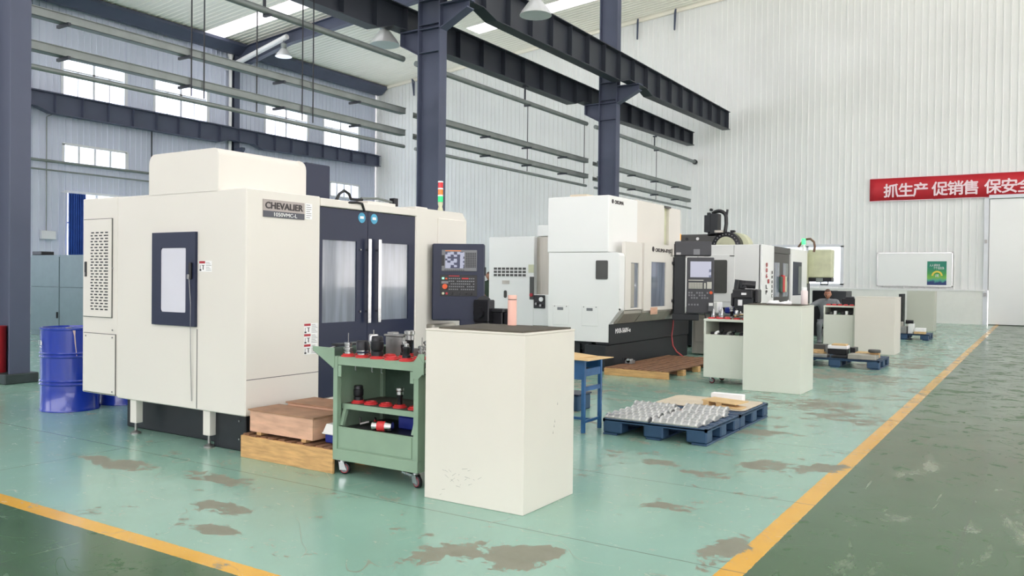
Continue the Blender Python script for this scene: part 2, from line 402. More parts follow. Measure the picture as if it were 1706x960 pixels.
    for y in (-1.9, .1, 2.1, 4.07, 5.57, 7.5, 9.45, 11.4, 13.4, 15.4, 17.4, 19.4, 21.4, 23.4, 25.4, 27.4, 29.4, 31.4):
        k = mth('LESS_THAN', mth('ABSOLUTE', mth('SUBTRACT', mth('ADD', Y, mth('MULTIPLY', rag, .6)), y)), .005)
        jt = k if jt is None else mth('MAXIMUM', jt, k)
    for x in (-.35, 3.6, -6.4, -10.4, 7.6): jt = mth('MAXIMUM', jt, mth('LESS_THAN', mth('ABSOLUTE', mth('SUBTRACT', X, x)), .004))
    base = mix(mth('MULTIPLY', jt, .7), base, (70, 78, 70))
    L.new(base, b.inputs['Base Color'])
    rr = nt.nodes.new('ShaderNodeMapRange'); rr.inputs[3].default_value = .13; rr.inputs[4].default_value = .5
    L.new(mth('ADD', mth('MULTIPLY', worn, .8), mth('MULTIPLY', noise(3, 4), .35)), rr.inputs[0]); L.new(rr.outputs[0], b.inputs['Roughness'])
    bp = nt.nodes.new('ShaderNodeBump'); bp.inputs['Strength'].default_value = .12; bp.inputs['Distance'].default_value = .003
    L.new(mth('SUBTRACT', mth('MULTIPLY', noise(6, 4), .8), mth('MULTIPLY', worn, .35)), bp.inputs['Height']); L.new(bp.outputs[0], b.inputs['Normal'])
    b.inputs['Specular IOR Level'].default_value = .38
    return m
M['floor'] = floor_material()
f = B(XL-.3, XR+2, YR-6, YE+.3, -.2, 0).build('floor', 'floor'); f['kind'] = 'structure'

# ribbed wall cladding ----------------------------------------------
PITCH = .2325; PW = PITCH*4
def rib_profile(x0, x1):
    pts = []; k = math.ceil(x0/PITCH-1e-6)-1
    while True:
        for dx, h in ((0, 0), (.150, 0), (.160, .026), (.196, .026), (.206, 0)):
            x = k*PITCH+dx
            if x0+.002 < x < x1-.002: pts.append((x, h))
        k += 1
        if k*PITCH > x1: break
    return [(x0, -.008), (x0+.004, 0)]+[p for p in pts if x0+.005 < p[0] < x1-.005]+[(x1-.004, 0), (x1, -.008)]
def clad(root, axis, a0, a1, plane, sgn, zlo, ztop, holes, m='wall'):
    """panels along X (axis 'X', plane y) or Y (axis 'Y', plane x); holes = (a0,a1,z0,z1)"""
    cuts = set([a0, a1])
    a = a0
    while a < a1-.01: cuts.add(round(a, 4)); a += PW
    for h in holes: cuts.add(h[0]); cuts.add(h[1])
    cuts = sorted(c for c in cuts if a0-1e-6 <= c <= a1+1e-6)
    for c0, c1 in zip(cuts, cuts[1:]):
        if c1-c0 < .02: continue
        mid = (c0+c1)/2; spans = []; z = zlo
        for h in sorted([h for h in holes if h[0]-1e-6 <= mid <= h[1]+1e-6], key=lambda h: h[2]):
            if h[2] > z+.01: spans.append((z, h[2]))
            z = h[3]
        spans.append((z, None)); prof = rib_profile(c0, c1); mb = MB()
        for z0, z1 in spans:
            V = []
            for x, h in prof:
                zt = z1 if z1 is not None else ztop(x)
                p = (lambda zz: (x, plane-sgn*h, zz)) if axis == 'X' else (lambda zz: (plane+sgn*h, x, zz))
                V.append((mb.b.verts.new(p(z0)), mb.b.verts.new(p(zt))))
            for (q0, q1), (r0, r1) in zip(V, V[1:]): mb.b.faces.new([q0, r0, r1, q1])
        mb.build('panel', m, root)
# end wall
we = struct('wall_back')
WIN_E = (-8.95, -6.38, 1.32, 2.82); DOOR = (-1.54, 2.6, 0, 4.4)
B(XL-.3, WIN_E[0], YE+.06, YE+.22, 1.2, 11.2).build('backing', 'joint', we)
B(WIN_E[0], WIN_E[1], YE+.06, YE+.22, 2.82, 11.2).build('backing', 'joint', we)
B(WIN_E[1], DOOR[0], YE+.06, YE+.22, 1.2, 11.2).build('backing', 'joint', we)
B(DOOR[0], DOOR[1], YE+.06, YE+.22, 4.4, 11.2).build('backing', 'joint', we)
B(DOOR[1], XR, YE+.06, YE+.22, 1.2, 11.2).build('backing', 'joint', we)
MB().prism([(XL-.3, 11.2), (XR, 11.2), (XR, roofz(XR)), (RIDGE, roofz(RIDGE)), (XL-.3, roofz(XL))], 'Y', YE+.06, YE+.2).build('gable', 'wall', we)
clad(we, 'X', XL, XR, YE+.03, 1, 1.22, roofz, [(WIN_E[0], WIN_E[1], WIN_E[2], WIN_E[3]), DOOR])
B(XL, DOOR[0]-.12, YE-.06, YE+.2, 0, 1.17).build('wall_plinth', 'wallbase', we)
B(DOOR[1]+.1, XR, YE-.06, YE+.2, 0, 1.17).build('wall_plinth', 'wallbase', we)
tr = B(XL, DOOR[0]-.1, YE-.09, YE-.01, 1.17, 1.22).build('trim_1', 'wall'); tr['kind'] = 'structure'
tr = B(DOOR[0]-.16, DOOR[0]-.02, YE-.08, YE+.02, 0, 4.42).build('trim_2', 'whiteframe'); tr['kind'] = 'structure'
d = struct('door_1')
B(DOOR[0], DOOR[1], YE+.05, YE+.1, 0, 4.4).build('door_backing', 'joint', d)
for k in range(3):
    x0 = DOOR[0]+k*1.39
    B(x0, x0+1.37, YE-.05, YE+.04, .02, 4.38, .008).build('door_panel', 'white', d)
B(DOOR[0]-.02, DOOR[1], YE-.12, YE-.02, 4.4, 4.52).build('door_rail', 'whiteframe', d)
for z in (1.0, 2.85): B(DOOR[0]-.13, DOOR[0]-.06, YE-.13, YE-.07, z, z+.12).build('latch', 'steel', d)
# end wall window with sliding panes
wi = struct('window_1'); x0, x1, z0, z1 = WIN_E
for q in ((x0-.06, x1+.06, z1-.05, z1+.06), (x0-.06, x1+.06, z0-.06, z0+.05), (x0-.06, x0+.05, z0, z1), (x1-.05, x1+.06, z0, z1), (x0+1.25, x0+1.34, z0, z1)):
    B(q[0], q[1], YE-.06, YE+.12, q[2], q[3]).build('frame', 'whiteframe', wi)
B(x0+.05, x0+1.25, YE+.05, YE+.06, z0+.05, z1-.05).build('pane', 'glass', wi)
B(x0+1.34, x1-.05, YE+.03, YE+.04, z0+.05, z1-.05).build('pane', 'glass', wi)
# something grey stands outside the window: the next hall's wall
ow = B(-14, 2, YE+6, YE+6.3, -.2, 3.2).build('wall_outside', 'wall'); ow['kind'] = 'structure'

# left wall
wl = struct('wall_left')
UPW = [(16.55, 19.0), (20.25, 22.75), (25.85, 28.45), (29.5, 32.0)]
UPW2 = [(7.5, 10.0), (11.2, 13.7), (-1.5, 1.0), (2.2, 4.7), (-10.5, -8), (-6.8, -4.3)]
holes = [(a, b_, 7.9, 9.3) for a, b_ in UPW+UPW2]+[(a, b_, 5.45, 6.15) for a, b_ in [(16.6, 19.05), (20.3, 22.8), (25.9, 28.5), (30.0, 32.05)]+UPW2]
TALL = [(16.7, 19.1), (20.4, 22.7), (26.0, 28.4), (30.0, 32.0), (7.5, 10.0), (11.2, 13.7), (2.2, 4.7), (-1.5, 1.0)]  # only the first is in view; the rest are added for light
holes += [(a, b_, .9, 4.42) for a, b_ in TALL]
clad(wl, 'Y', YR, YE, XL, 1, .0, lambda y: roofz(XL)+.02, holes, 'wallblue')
B(XL-.1, XL+.06, YR, YE, 0, .25).build('wall_plinth', 'wallbase', wl)
def grid_window(n, a, b_, z0, z1, mull, trans, sub=False):
    wi = struct('window_%d' % n); x = XL
    t = .045
    for q in ((a-t, b_+t, z1-t, z1+t), (a-t, b_+t, z0-t, z0+t), (a-t, a+t, z0, z1), (b_-t, b_+.09, z0, z1)):
        B(x-.14, x+.035, q[0], q[1], q[2], q[3]).build('frame', 'whiteframe', wi)
    ys = [a]+list(mull)+[b_]
    for k, y in enumerate(mull):
        tk = .045 if (sub and k == 1) or not sub else .018
        zt = z1 if (not sub or k == 1) else trans[0]
        B(x-.1, x-.03, y-tk, y+tk, z0, zt).build('mullion', 'whiteframe', wi)
    for z in trans: B(x-.1, x-.03, a, b_, z-.03, z+.03).build('transom', 'whiteframe', wi)
    zs = [z0]+list(trans)+[z1]
    for ya, yb in zip(ys, ys[1:]):
        for za, zb in zip(zs, zs[1:]):
            B(x-.07, x-.064, ya+.02, yb-.02, za+.03, zb-.03).build('pane', 'glass', wi)
k = 2
for a, b_ in UPW+UPW2:
    q = (b_-a)/4; grid_window(k, a, b_, 7.9, 9.3, [a+q, a+2*q, a+3*q], [8.85], True); k += 1
for a, b_ in [(16.6, 19.05), (20.3, 22.8), (25.9, 28.5), (30.0, 32.05)]+UPW2:
    q = (b_-a)/4; grid_window(k, a, b_, 5.45, 6.15, [a+q, a+2*q, a+3*q], []); k += 1
for a, b_ in TALL: grid_window(k, a, b_, .9, 4.42, [(a+b_)/2], [3.3]); k += 1
# curtain: folded cloth hung inside the big window
mb = MB(); V = []
for i in range(41):
    y = 16.72+.62*i/40; x = XL+.16+.05*sin(i*1.15)+.01*sin(i*3.1); V.append((mb.b.verts.new((x, y, .85)), mb.b.verts.new((x, y, 4.36))))
for (q0, q1), (r0, r1) in zip(V, V[1:]): mb.b.faces.new([q0, r0, r1, q1])
cth = thing('curtain', 'blue curtain gathered at the left of the tall window behind the cream machine', 'curtain', (XL+.16, 17.0, .85))
cu = mb.build('cloth', 'curtain', cth, True); md = cu.modifiers.new('thickness', 'SOLIDIFY'); md.thickness = .006
MB().cyl((XL+.16, 16.5, 4.38), (XL+.16, 19.3, 4.38), .02).build('rail', 'whiteframe', cth)
for y in (16.55, 19.25): B(XL-.02, XL+.18, y-.02, y+.02, 4.36, 4.40).build('rail_bracket', 'whiteframe', cth)
# right wall: low wall, high wall, wide opening between posts sized to let light in (outside the picture)
wr = struct('wall_right')
B(XR, XR+.2, YR, YE, 0, 1.0).build('wall_plinth', 'wallbase', wr)
B(XR, XR+.2, YR, YE, 3.0, 10.5).build('upper_wall', 'wall', wr)
for y in (YR, -12.3, -3.3, 5.7, 14.7, 23.7, 32.9): B(XR-.1, XR+.2, y, y+.4, 0, 10.6).build('post', 'steelbeam', wr)

# rear wall with an added open band that lets light in (outside the picture)
wb = struct('wall_front')
B(XL, XR, YR-.2, YR, 0, 3).build('lower_wall', 'wall', wb); B(XL, XR, YR-.2, YR, 9.5, 12.5).build('upper_wall', 'wall', wb)
# roof ----------------------------------------------------------------
ce = struct('ceiling')
y = YR
while y < YE-.02:
    y1 = min(y+1.0, YE+.2); pr = []
    for k in range(4):
        for dx, h in ((.0, 0), (.17, 0), (.185, -.02), (.22, -.02), (.235, 0)): pr.append((y+.004+k*.249+dx, h))
    pr = [(y, .008)]+[p for p in pr if p[0] < y1-.004]+[(y1-.003, 0), (y1, .008)]
    lightl = round(y) in (-16, -12, -8, -4, 0, 4, 8, 12, 22); lightm = round(y) in (29,) or (lightl and y < 20); lightr = (round(y)-2) % 3 == 0 and y < 27  # strips out of view are added to light the hall
    for xa, xb, sk in ((XL-.3, -21, lightl), (-21, -11, lightm), (-11, RIDGE, lightr), (RIDGE, XR+.3, lightr)):
        mb = MB()
        V = [(mb.b.verts.new((xa, p[0], roofz(xa)+p[1])), mb.b.verts.new((xb, p[0], roofz(xb)+p[1]))) for p in pr]
        for (q0, q1), (r0, r1) in zip(V, V[1:]): mb.b.faces.new([q0, r0, r1, q1])
        o = mb.build('roof_sheet', 'skyl' if sk else 'ceil', ce)
        if sk: o['label'] = 'translucent roof light strip, those out of view added to light the hall'
    y += 1.0
# rafters: tapered I beams under the roof
def ibeam_x(x0, x1, y, zt0, zt1, h0, h1, m, name, root=None, wid=.13):
    mb = MB()
    for dz0, dz1, wd in ((0, .02, wid), (None, None, .006)):
        pass
    def slab(za0, zb0, za1, zb1, wd): mb.hexa([(x0, y-wd, za0), (x1, y-wd, za1), (x1, y+wd, za1), (x0, y+wd, za0), (x0, y-wd, zb0), (x1, y-wd, zb1), (x1, y+wd, zb1), (x0, y+wd, zb0)])
    slab(zt0-.025, zt0, zt1-.025, zt1, wid); slab(zt0-h0, zt0-h0+.025, zt1-h1, zt1-h1+.025, wid); slab(zt0-h0+.02, zt0-.02, zt1-h1+.02, zt1-.02, .008)
    return mb.build(name, m, root)
for i, y in enumerate((-3.3, 5.7, 14.7, 24.1)):
    r = thing('roof_rafter', ['dark steel roof rafter high behind the photographer', 'dark steel roof rafter high over the near bay', 'dark steel roof rafter over the central column row', 'dark steel roof rafter running from the left wall column, far bay'][i], 'rafter', (XL, y, 10.6), 'roof rafters')
    ibeam_x(XL+.4, -26.5, y, roofz(XL+.4)-.13, roofz(-26.5)-.13, .85, .5, 'steelbeam', 'rafter_web', r)
    ibeam_x(-26.5, RIDGE, y, roofz(-26.5)-.13, roofz(RIDGE)-.13, .5, .5, 'steelbeam', 'rafter_web', r)
    ibeam_x(RIDGE, XR, y, roofz(RIDGE)-.13, roofz(XR)-.13, .5, .6, 'steelbeam', 'rafter_web', r)
# eave beam along the left wall and gable trim
ev = MB().prism([(-29.75, 11.35), (-29.1, 11.42), (-29.1, 11.3), (-29.5, 11.02), (-29.75, 11.02)], 'Y', YR, YE-.1).build('trim_3', 'steelbeam'); ev['kind'] = 'structure'
gt = MB().hexa([(XL, YE-.12, roofz(XL)-.14), (RIDGE, YE-.12, roofz(RIDGE)-.14), (RIDGE, YE, roofz(RIDGE)-.14), (XL, YE, roofz(XL)-.14), (XL, YE-.12, roofz(XL)-.03), (RIDGE, YE-.12, roofz(RIDGE)-.03), (RIDGE, YE, roofz(RIDGE)-.03), (XL, YE, roofz(XL)-.03)]).build('trim_4', 'ceil'); gt['kind'] = 'structure'
for i, x in enumerate((-27.3, -25.6, -14.9, -13.2)):
    z = roofz(x)
    o = MB().tube([(x, YE-.1, z-.15), (x, YE-.1, z-.85), (x+.2, YE-.5, z-.12), (x, YE-.1, z-.15)], .035, 6).build('fly_brace', 'steelbeam')
    tag(recenter(o), ['leftmost fly brace under the roof at the gable wall', 'second fly brace under the roof at the gable wall', 'third fly brace, just right of the far column', 'rightmost fly brace under the roof at the gable wall'][i], 'brace', 'fly braces')

# columns ----------------------------------------------------------------
def column(y, label, name='steel_column', kerb=True):
    t = thing(name, label, 'column', (-11.56, y, 0), 'crane columns')
    B(-11.87, -11.84, y-.13, y+.13, .0, 12.6).build('flange', 'steelbeam', t)
    B(-11.28, -11.25, y-.13, y+.13, .0, 12.6).build('flange', 'steelbeam', t)
    B(-11.85, -11.27, y-.01, y+.01, .0, 12.6).build('web', 'steelbeam', t)
    for z in (6.46, 6.98, 7.08, 7.62, 8.3):
        B(-11.85, -11.27, y-.12, y+.12, z, z+.018).build('stiffener', 'steelbeam', t)
    # brackets for the crane girders
    mb = MB(); mb.box(-12.38, -11.85, y-.14, y+.14, 6.98, 7.01); mb.prism([(-12.36, 6.98), (-11.86, 6.98), (-11.86, 6.44), (-12.36, 6.70)], 'Y', y-.012, y+.012)
    mb.hexa([(-12.37, y-.13, 6.69), (-11.86, y-.13, 6.42), (-11.86, y+.13, 6.42), (-12.37, y+.13, 6.69), (-12.37, y-.13, 6.71), (-11.86, y-.13, 6.44), (-11.86, y+.13, 6.44), (-12.37, y+.13, 6.71)])
    mb.box(-12.38, -12.35, y-.13, y+.13, 6.7, 7.0); mb.build('bracket', 'steelbeam', t)
    mb = MB(); mb.box(-11.27, -10.5, y-.14, y+.14, 7.46, 7.49); mb.prism([(-11.27, 7.46), (-10.55, 7.46), (-10.55, 7.30), (-11.27, 6.95)], 'Y', y-.012, y+.012)
    mb.hexa([(-11.27, y-.13, 6.93), (-10.52, y-.13, 7.29), (-10.52, y+.13, 7.29), (-11.27, y+.13, 6.93), (-11.27, y-.13, 6.96), (-10.52, y-.13, 7.32), (-10.52, y+.13, 7.32), (-11.27, y+.13, 6.96)])
    mb.build('bracket', 'steelbeam', t)
    B(-12.2, -11.2, y-.21, y+.22, 0, .13, .01).build('kerb', 'concrete', t)
    return t
column(5.67, 'dark steel column at the left edge on a chipped black kerb')
column(14.68, 'dark steel column rising behind the big cream machine')
column(23.7, 'farthest dark steel column, behind the white machine with the tall doors')
column(-3.33, 'steel column of the row behind the photographer')

def girder(x, y0, y1, zt, zm, zs, supports, label, m='beamblack', wid=.16):
    """crane girder along Y: fish-bellied plate girder, shallower at its supports, with web stiffeners"""
    t = thing('crane_girder', label, 'girder', (x, y0, zm), None)
    cuts = [(y0, zs)]
    for s in supports:
        for dy, z in ((-1.15, zm), (-.62, zs), (.62, zs), (1.15, zm)):
            if y0 < s+dy < y1: cuts.append((s+dy, z))
    cuts.append((y1, zs)); cuts.sort()
    B(x-wid, x+wid, y0, y1, zt-.022, zt).build('top_flange', m, t)
    mb = MB(); web = MB()
    for (a, za), (b_, zb) in zip(cuts, cuts[1:]):
        mb.hexa([(x-wid, a, za), (x+wid, a, za), (x+wid, b_, zb), (x-wid, b_, zb), (x-wid, a, za+.022), (x+wid, a, za+.022), (x+wid, b_, zb+.022), (x-wid, b_, zb+.022)])
        web.hexa([(x-.007, a, za), (x+.007, a, za), (x+.007, b_, zb), (x-.007, b_, zb), (x-.007, a, zt-.01), (x+.007, a, zt-.01), (x+.007, b_, zt-.01), (x-.007, b_, zt-.01)])
    mb.build('bottom_flange', m, t); web.build('web', m, t)
    n = int((y1-y0)/1.0)
    for k in range(n+1):
        y = y0+.12+k*(y1-y0-.24)/n; zb = zm
        for (a, za), (b_, zb_) in zip(cuts, cuts[1:]):
            if a <= y <= b_: zb = za+(zb_-za)*(y-a)/(b_-a)
        B(x-wid+.02, x+wid-.02, y-.006, y+.006, zb+.02, zt-.02).build('stiffener', m, t)
    B(x-.035, x+.035, y0, y1-.1, zt, zt+.05).build('rail', m, t)
    return t
COLS = (-3.33, 5.67, 14.68, 23.7)
girder(-12.3, YR, 32.9, 7.55, 6.83, 7.01, COLS, 'dark crane girder on the left side of the column row', 'beamblack')
girder(-10.75, YR, 32.7, 8.2, 7.34, 7.49, COLS, 'dark crane girder nearest the camera, crossing the top of the picture', 'beamblack')
girder(-29.55, YR, 33.1, 7.8, 7.08, 7.25, (-3.3, 5.7, 14.7, 24.1), 'dark crane girder along the window wall', 'steelbeam')
# wall columns and down pipes
for i, y in enumerate((-3.3, 5.7, 14.9, 24.1)):
    t = thing('wall_column', ['wall column behind the photographer', 'near wall column hidden at the left', 'dark wall column just left of the first windows', 'dark wall column between the second and third high windows'][i], 'column', (-29.9, y, 0), 'wall columns')
    for x in (-29.98, -29.77): B(x, x+.02, y-.14, y+.14, 0, 11.2).build('flange', 'steelbeam', t)
    B(-29.97, -29.76, y-.008, y+.008, 0, 11.2).build('web', 'steelbeam', t)
    MB().prism([(-29.76, 7.0), (-29.3, 7.0), (-29.3, 6.9), (-29.76, 6.45)], 'Y', y-.08, y+.08).build('bracket', 'steelbeam', t)
    p = thing('down_pipe', ['white rain pipe behind the photographer', 'near white rain pipe at the left', 'white rain pipe beside the left column', 'white rain pipe between the second and third high windows'][i], 'pipe', (-29.7, y-.32, .3), 'rain pipes')
    MB().cyl((-29.83, y-.30, .3), (-29.83, y-.30, 11.0), .07).build('pipe', 'pipew', p, True)
    MB().lathe([(.07, 10.8), (.12, 10.95), (.12, 11.1)], (-29.83, y-.3, 0), 12).build('funnel', 'pipew', p, True)

# cable trays, bus pipe, hangers -----------------------------------------
def tray(z, label, segs=((5.95, 14.45), (14.9, 23.4), (24.0, 32.5))):
    t = thing('cable_tray', label, 'cable tray', (-12.2, segs[0][0], z), 'cable trays')
    for a, b_ in segs:
        mb = MB(); mb.box(-12.28, -12.12, a, b_, z, z+.006); mb.box(-12.28, -12.274, a, b_, z, z+.13); mb.box(-12.126, -12.12, a, b_, z, z+.13)
        mb.box(-12.13, -12.10, a, b_, z+.12, z+.13); mb.build('channel', 'galv', t)
        y = a+.8
        while y < b_:
            B(-12.36, -12.04, y-.02, y+.02, z-.045, z-.001).build('cross_arm', 'beamblack', t); y += 2.05
    return t
tray(5.12, 'upper grey cable tray hung along the column row'); tray(4.63, 'lower grey cable tray hung along the column row')
t = thing('conduit_pipe', 'thin grey conduit hung below the two cable trays', 'pipe', (-12.2, 6, 4.38))
for a, b_ in ((5.95, 14.5), (14.9, 23.4), (24, 32.7)): MB().cyl((-12.2, a, 4.4), (-12.2, b_, 4.4), .04).build('pipe', 'galv', t, True)
t = thing('busbar_pipe', 'thick grey pipe hung under the left crane girder', 'pipe', (-12.2, 6, 6.3))
for a, b_ in ((YR, 14.45), (14.9, 23.4), (24, 33.1)): MB().cyl((-12.2, a, 6.36), (-12.2, b_, 6.36), .065).build('pipe', 'galv', t, True)
MB().cyl((-12.2, 33.08, 6.36), (-12.2, 33.2, 6.36), .1).build('end_cap', 'blacksteel', t, True)
for y in (2.0, 10.55, 19.8, 29.04):
    mb = MB(); mb.box(-12.29, -12.265, y-.03, y+.03, 6.3, 6.825); mb.box(-12.29, -12.1, y-.03, y+.03, 6.26, 6.295); mb.box(-12.33, -12.2, y-.05, y+.05, 6.79, 6.828)
    mb.build('hanger', 'beamblack', t)
for i, (y, zt) in enumerate(((8.85, 12.8), (9.1, 12.8), (10.32, 6.3), (11.33, 12.8), (11.61, 12.8), (19.83, 6.3), (23.25, 6.4), (29.06, 6.3))):
    xr = -12.09 if zt > 7 else -12.2
    o = MB().cyl((xr, y, 4.45), (xr, y, zt), .012, seg=6).build('hanger_rod', 'blacksteel')
    tag(recenter(o), 'thin steel rod hanging the cable trays, number %s from the left' % ['one', 'two', 'three', 'four', 'five', 'six', 'seven', 'eight'][i], 'rod', 'hanging rods of the cable trays')
# pipes on the left wall
t = thing('wall_pipe', 'pair of grey pipes along the left wall under the low windows', 'pipe', (-29.6, 15, 5.1))
for z, r in ((5.42, .05), (5.1, .03)): MB().cyl((-29.7, 14.9, z), (-29.7, 20.0, z), r).build('pipe', 'galv', t, True)
MB().cyl((-29.7, 19.95, 4.7), (-29.7, 19.95, 7.1), .03).build('pipe', 'beamblack', t, True)
t = thing('switch_box', 'small grey switch box at the end of a thin wall conduit', 'switch', (-29.9, 15.95, 2.7))
B(-29.95, -29.8, 15.75, 16.25, 2.65, 2.95, .01).build('box', 'whiteframe', t)
MB().tube([(-29.9, 15.95, 2.95), (-29.9, 15.95, 7.0), (-29.9, 16.2, 7.15), (-29.9, 16.9, 7.2)], .02, 6).build('conduit', 'galv', t)
# high bay lamps
def lampobj(p, label, arm=True, rz=0):
    t = thing('high_bay_lamp', label, 'lamp', p, 'high bay lamps')
    x, y, z = p
    MB().lathe([(.34, -.30), (.30, -.22), (.18, -.06), (.12, .02), (.10, .03)], p, 18).build('reflector', 'lampglass', t, True)
    MB().lathe([(.09, .02), (.12, .06), (.12, .22), (.05, .28)], p, 14).build('ballast', 'galv', t, True)
    MB().cyl((x, y, z+.28), (x, y, z+.5), .015, seg=6).build('hook', 'blacksteel', t)
    return t
lampobj((-26.4, 23.7, 10.75), 'high bay lamp on the white pipe under the far rafter')
o = MB().cyl((-29.96, 23.7, 10.42), (-26.2, 23.7, 11.25), .11).build('white_pipe', 'pipew', None, True); tag(recenter(o), 'white pipe bracing out from the wall under the far rafter', 'pipe')
lampobj((-12.62, 14.3, 7.0), 'high bay lamp under the girder left of the central column')
lampobj((-9.0, 14.9, 7.25), 'high bay lamp at the top right of the central column')

# banner, notice board, poster --------------------------------------------
t = thing('banner', 'red cloth banner with pale Chinese lettering on the end wall', 'banner', (-3, YE-.06, 4.45))
bx0, bx1, bz0, bz1 = -5.43, 6.5, 4.46, 5.28
mb = MB(); V = []
for i in range(61):
    x = bx0+(bx1-bx0)*i/60; dy = .012*sin(i*.9)+.006*sin(i*2.3)
    V.append((mb.b.verts.new((x, YE-.07+dy, bz0+.012*sin(i*.5))), mb.b.verts.new((x, YE-.06+dy*.4, bz1+.008*sin(i*.35)))))
for (q0, q1), (r0, r1) in zip(V, V[1:]): mb.b.faces.new([q0, r0, r1, q1])
o = mb.build('cloth', 'banner', t, True); md = o.modifiers.new('thickness', 'SOLIDIFY'); md.thickness = .004; md.offset = 0
B(bx0, bx1, YE-.075, YE-.045, bz1, bz1+.02).build('hem', 'letter', t); B(bx0, bx1, YE-.075, YE-.045, bz0-.02, bz0).build('hem', 'letter', t)
for s, xa in (('抓生产', -4.96), ('促销售', -3.36), ('保安全', -1.72)):
    for k, ch in enumerate(s):
        text(ch, 'lettering', 'letter', t, (xa+k*.49, YE-.11, 4.62), .53, '-Y', bold=.012)
t = thing('notice_board', 'plain white notice board fixed to the ribbed end wall', 'board', (-3.9, YE-.05, 1.33))
B(-5.12, -2.66, YE-.06, YE-.02, 1.33, 2.53, .004).build('panel', 'white', t)
for q in ((-5.14, -2.64, 2.51, 2.54), (-5.14, -2.64, 1.31, 1.34), (-5.14, -5.11, 1.31, 2.54), (-2.68, -2.64, 1.31, 2.54)): B(q[0], q[1], YE-.07, YE-.02, q[2], q[3]).build('frame', 'alu', t)
def poster_mat():
    m = bpy.data.materials.new('green_poster_print'); m.use_nodes = True; nt = m.node_tree; b = nt.nodes['Principled BSDF']
    tcn = nt.nodes.new('ShaderNodeTexCoord'); s = nt.nodes.new('ShaderNodeSeparateXYZ'); n = nt.nodes.new('ShaderNodeTexNoise'); n.inputs['Scale'].default_value = 4
    nt.links.new(tcn.outputs['Generated'], s.inputs[0]); nt.links.new(tcn.outputs['Generated'], n.inputs['Vector'])
    a = nt.nodes.new('ShaderNodeMath'); a.operation = 'MULTIPLY_ADD'; nt.links.new(n.outputs['Fac'], a.inputs[0]); a.inputs[1].default_value = .25
    nt.links.new(s.outputs['Z'], a.inputs[2]); r = nt.nodes.new('ShaderNodeValToRGB'); cr = r.color_ramp
    cr.elements[0].position = .25; cr.elements[0].color = rgb((26, 52, 110)); cr.elements[1].position = .33; cr.elements[1].color = rgb((70, 160, 140))
    for p, c in ((.42, (120, 180, 70)), (.6, (60, 150, 70)), (.9, (10, 124, 100))): q = cr.elements.new(p); q.color = rgb(c)
    nt.links.new(a.outputs[0], r.inputs[0]); nt.links.new(r.outputs[0], b.inputs['Base Color']); b.inputs['Roughness'].default_value = .4
    return m
M['poster'] = poster_mat()
t = thing('poster', 'green and blue safety poster with white characters on the notice board', 'poster', (-3.14, YE-.07, 1.36))
B(-3.46, -2.84, YE-.07, YE-.061, 1.37, 2.22).build('sheet', 'poster', t)
text('人人讲安全', 'lettering', 'letterw', t, (-3.39, YE-.072, 2.04), .1, '-Y', width=.34); text('个个会应急', 'lettering', 'letterw', t, (-3.26, YE-.072, 1.94), .1, '-Y', width=.34)
mb = MB(); V = []
for i in range(19):
    a = pi*i/18; V.append([mb.b.verts.new((-3.14+r*cos(a), YE-.074, 1.70+r*sin(a))) for r in (.12, .18)])
for q, r in zip(V, V[1:]): mb.b.faces.new([q[0], r[0], r[1], q[1]])
mb.build('arch_print', mat('yellow_print', (222, 200, 80), .5), t); text('闭', 'lettering', 'letterw', t, (-3.2, YE-.074, 1.66), .12, '-Y')
o = MB().cyl((-11.5, YE-.02, 4.35), (-11.5, YE-.12, 4.35), .06).build('wall_socket', 'black'); tag(recenter(o), 'small dark socket on the end wall right of the cable tray ends', 'socket')

# grey cabinets, far left
for i, x in enumerate((-20.05, -18.8, -17.55)):
    t = thing('steel_locker', ['grey blue steel cabinet behind the drum, beside the left column', 'grey blue steel cabinet between the left one and the cream machine', 'grey blue steel cabinet wholly beside the machine, right of the row'][i], 'cabinet', (x+.6, 10.6, 0), 'grey cabinets behind the drum')
    B(x, x+1.24, 10.35, 10.95, 0, 1.86, .006).build('body', 'greycab', t)
    for z0, z1 in ((.12, 1.12), (1.13, 1.82)): B(x+.015, x+1.225, 10.332, 10.35, z0, z1, .004).build('door', 'greycab', t)
    MB().box(x+1.17, x+1.2, 10.30, 10.33, .42, .56).build('handle', 'black', t)
o = B(-20.1, -19.7, 10.4, 10.7, 1.865, 1.95, .01).build('tool_case', 'black'); tag(recenter(o), 'flat black case lying on the left grey cabinet', 'case')
# red bin beside the left column
t = thing('red_bin', 'red steel bin standing on the kerb of the left column', 'bin', (-11.58, 5.56, .13))
MB().lathe([(.094, .131), (.096, .14), (.096, .70), (.10, .71), (.10, .74), (.09, .745)], (-11.58, 5.56, 0), 24).build('body', 'redpaint', t, True)
MB().box(-11.53, -11.50, 5.47, 5.50, .56, .60).build('hand_slot', 'black', t)

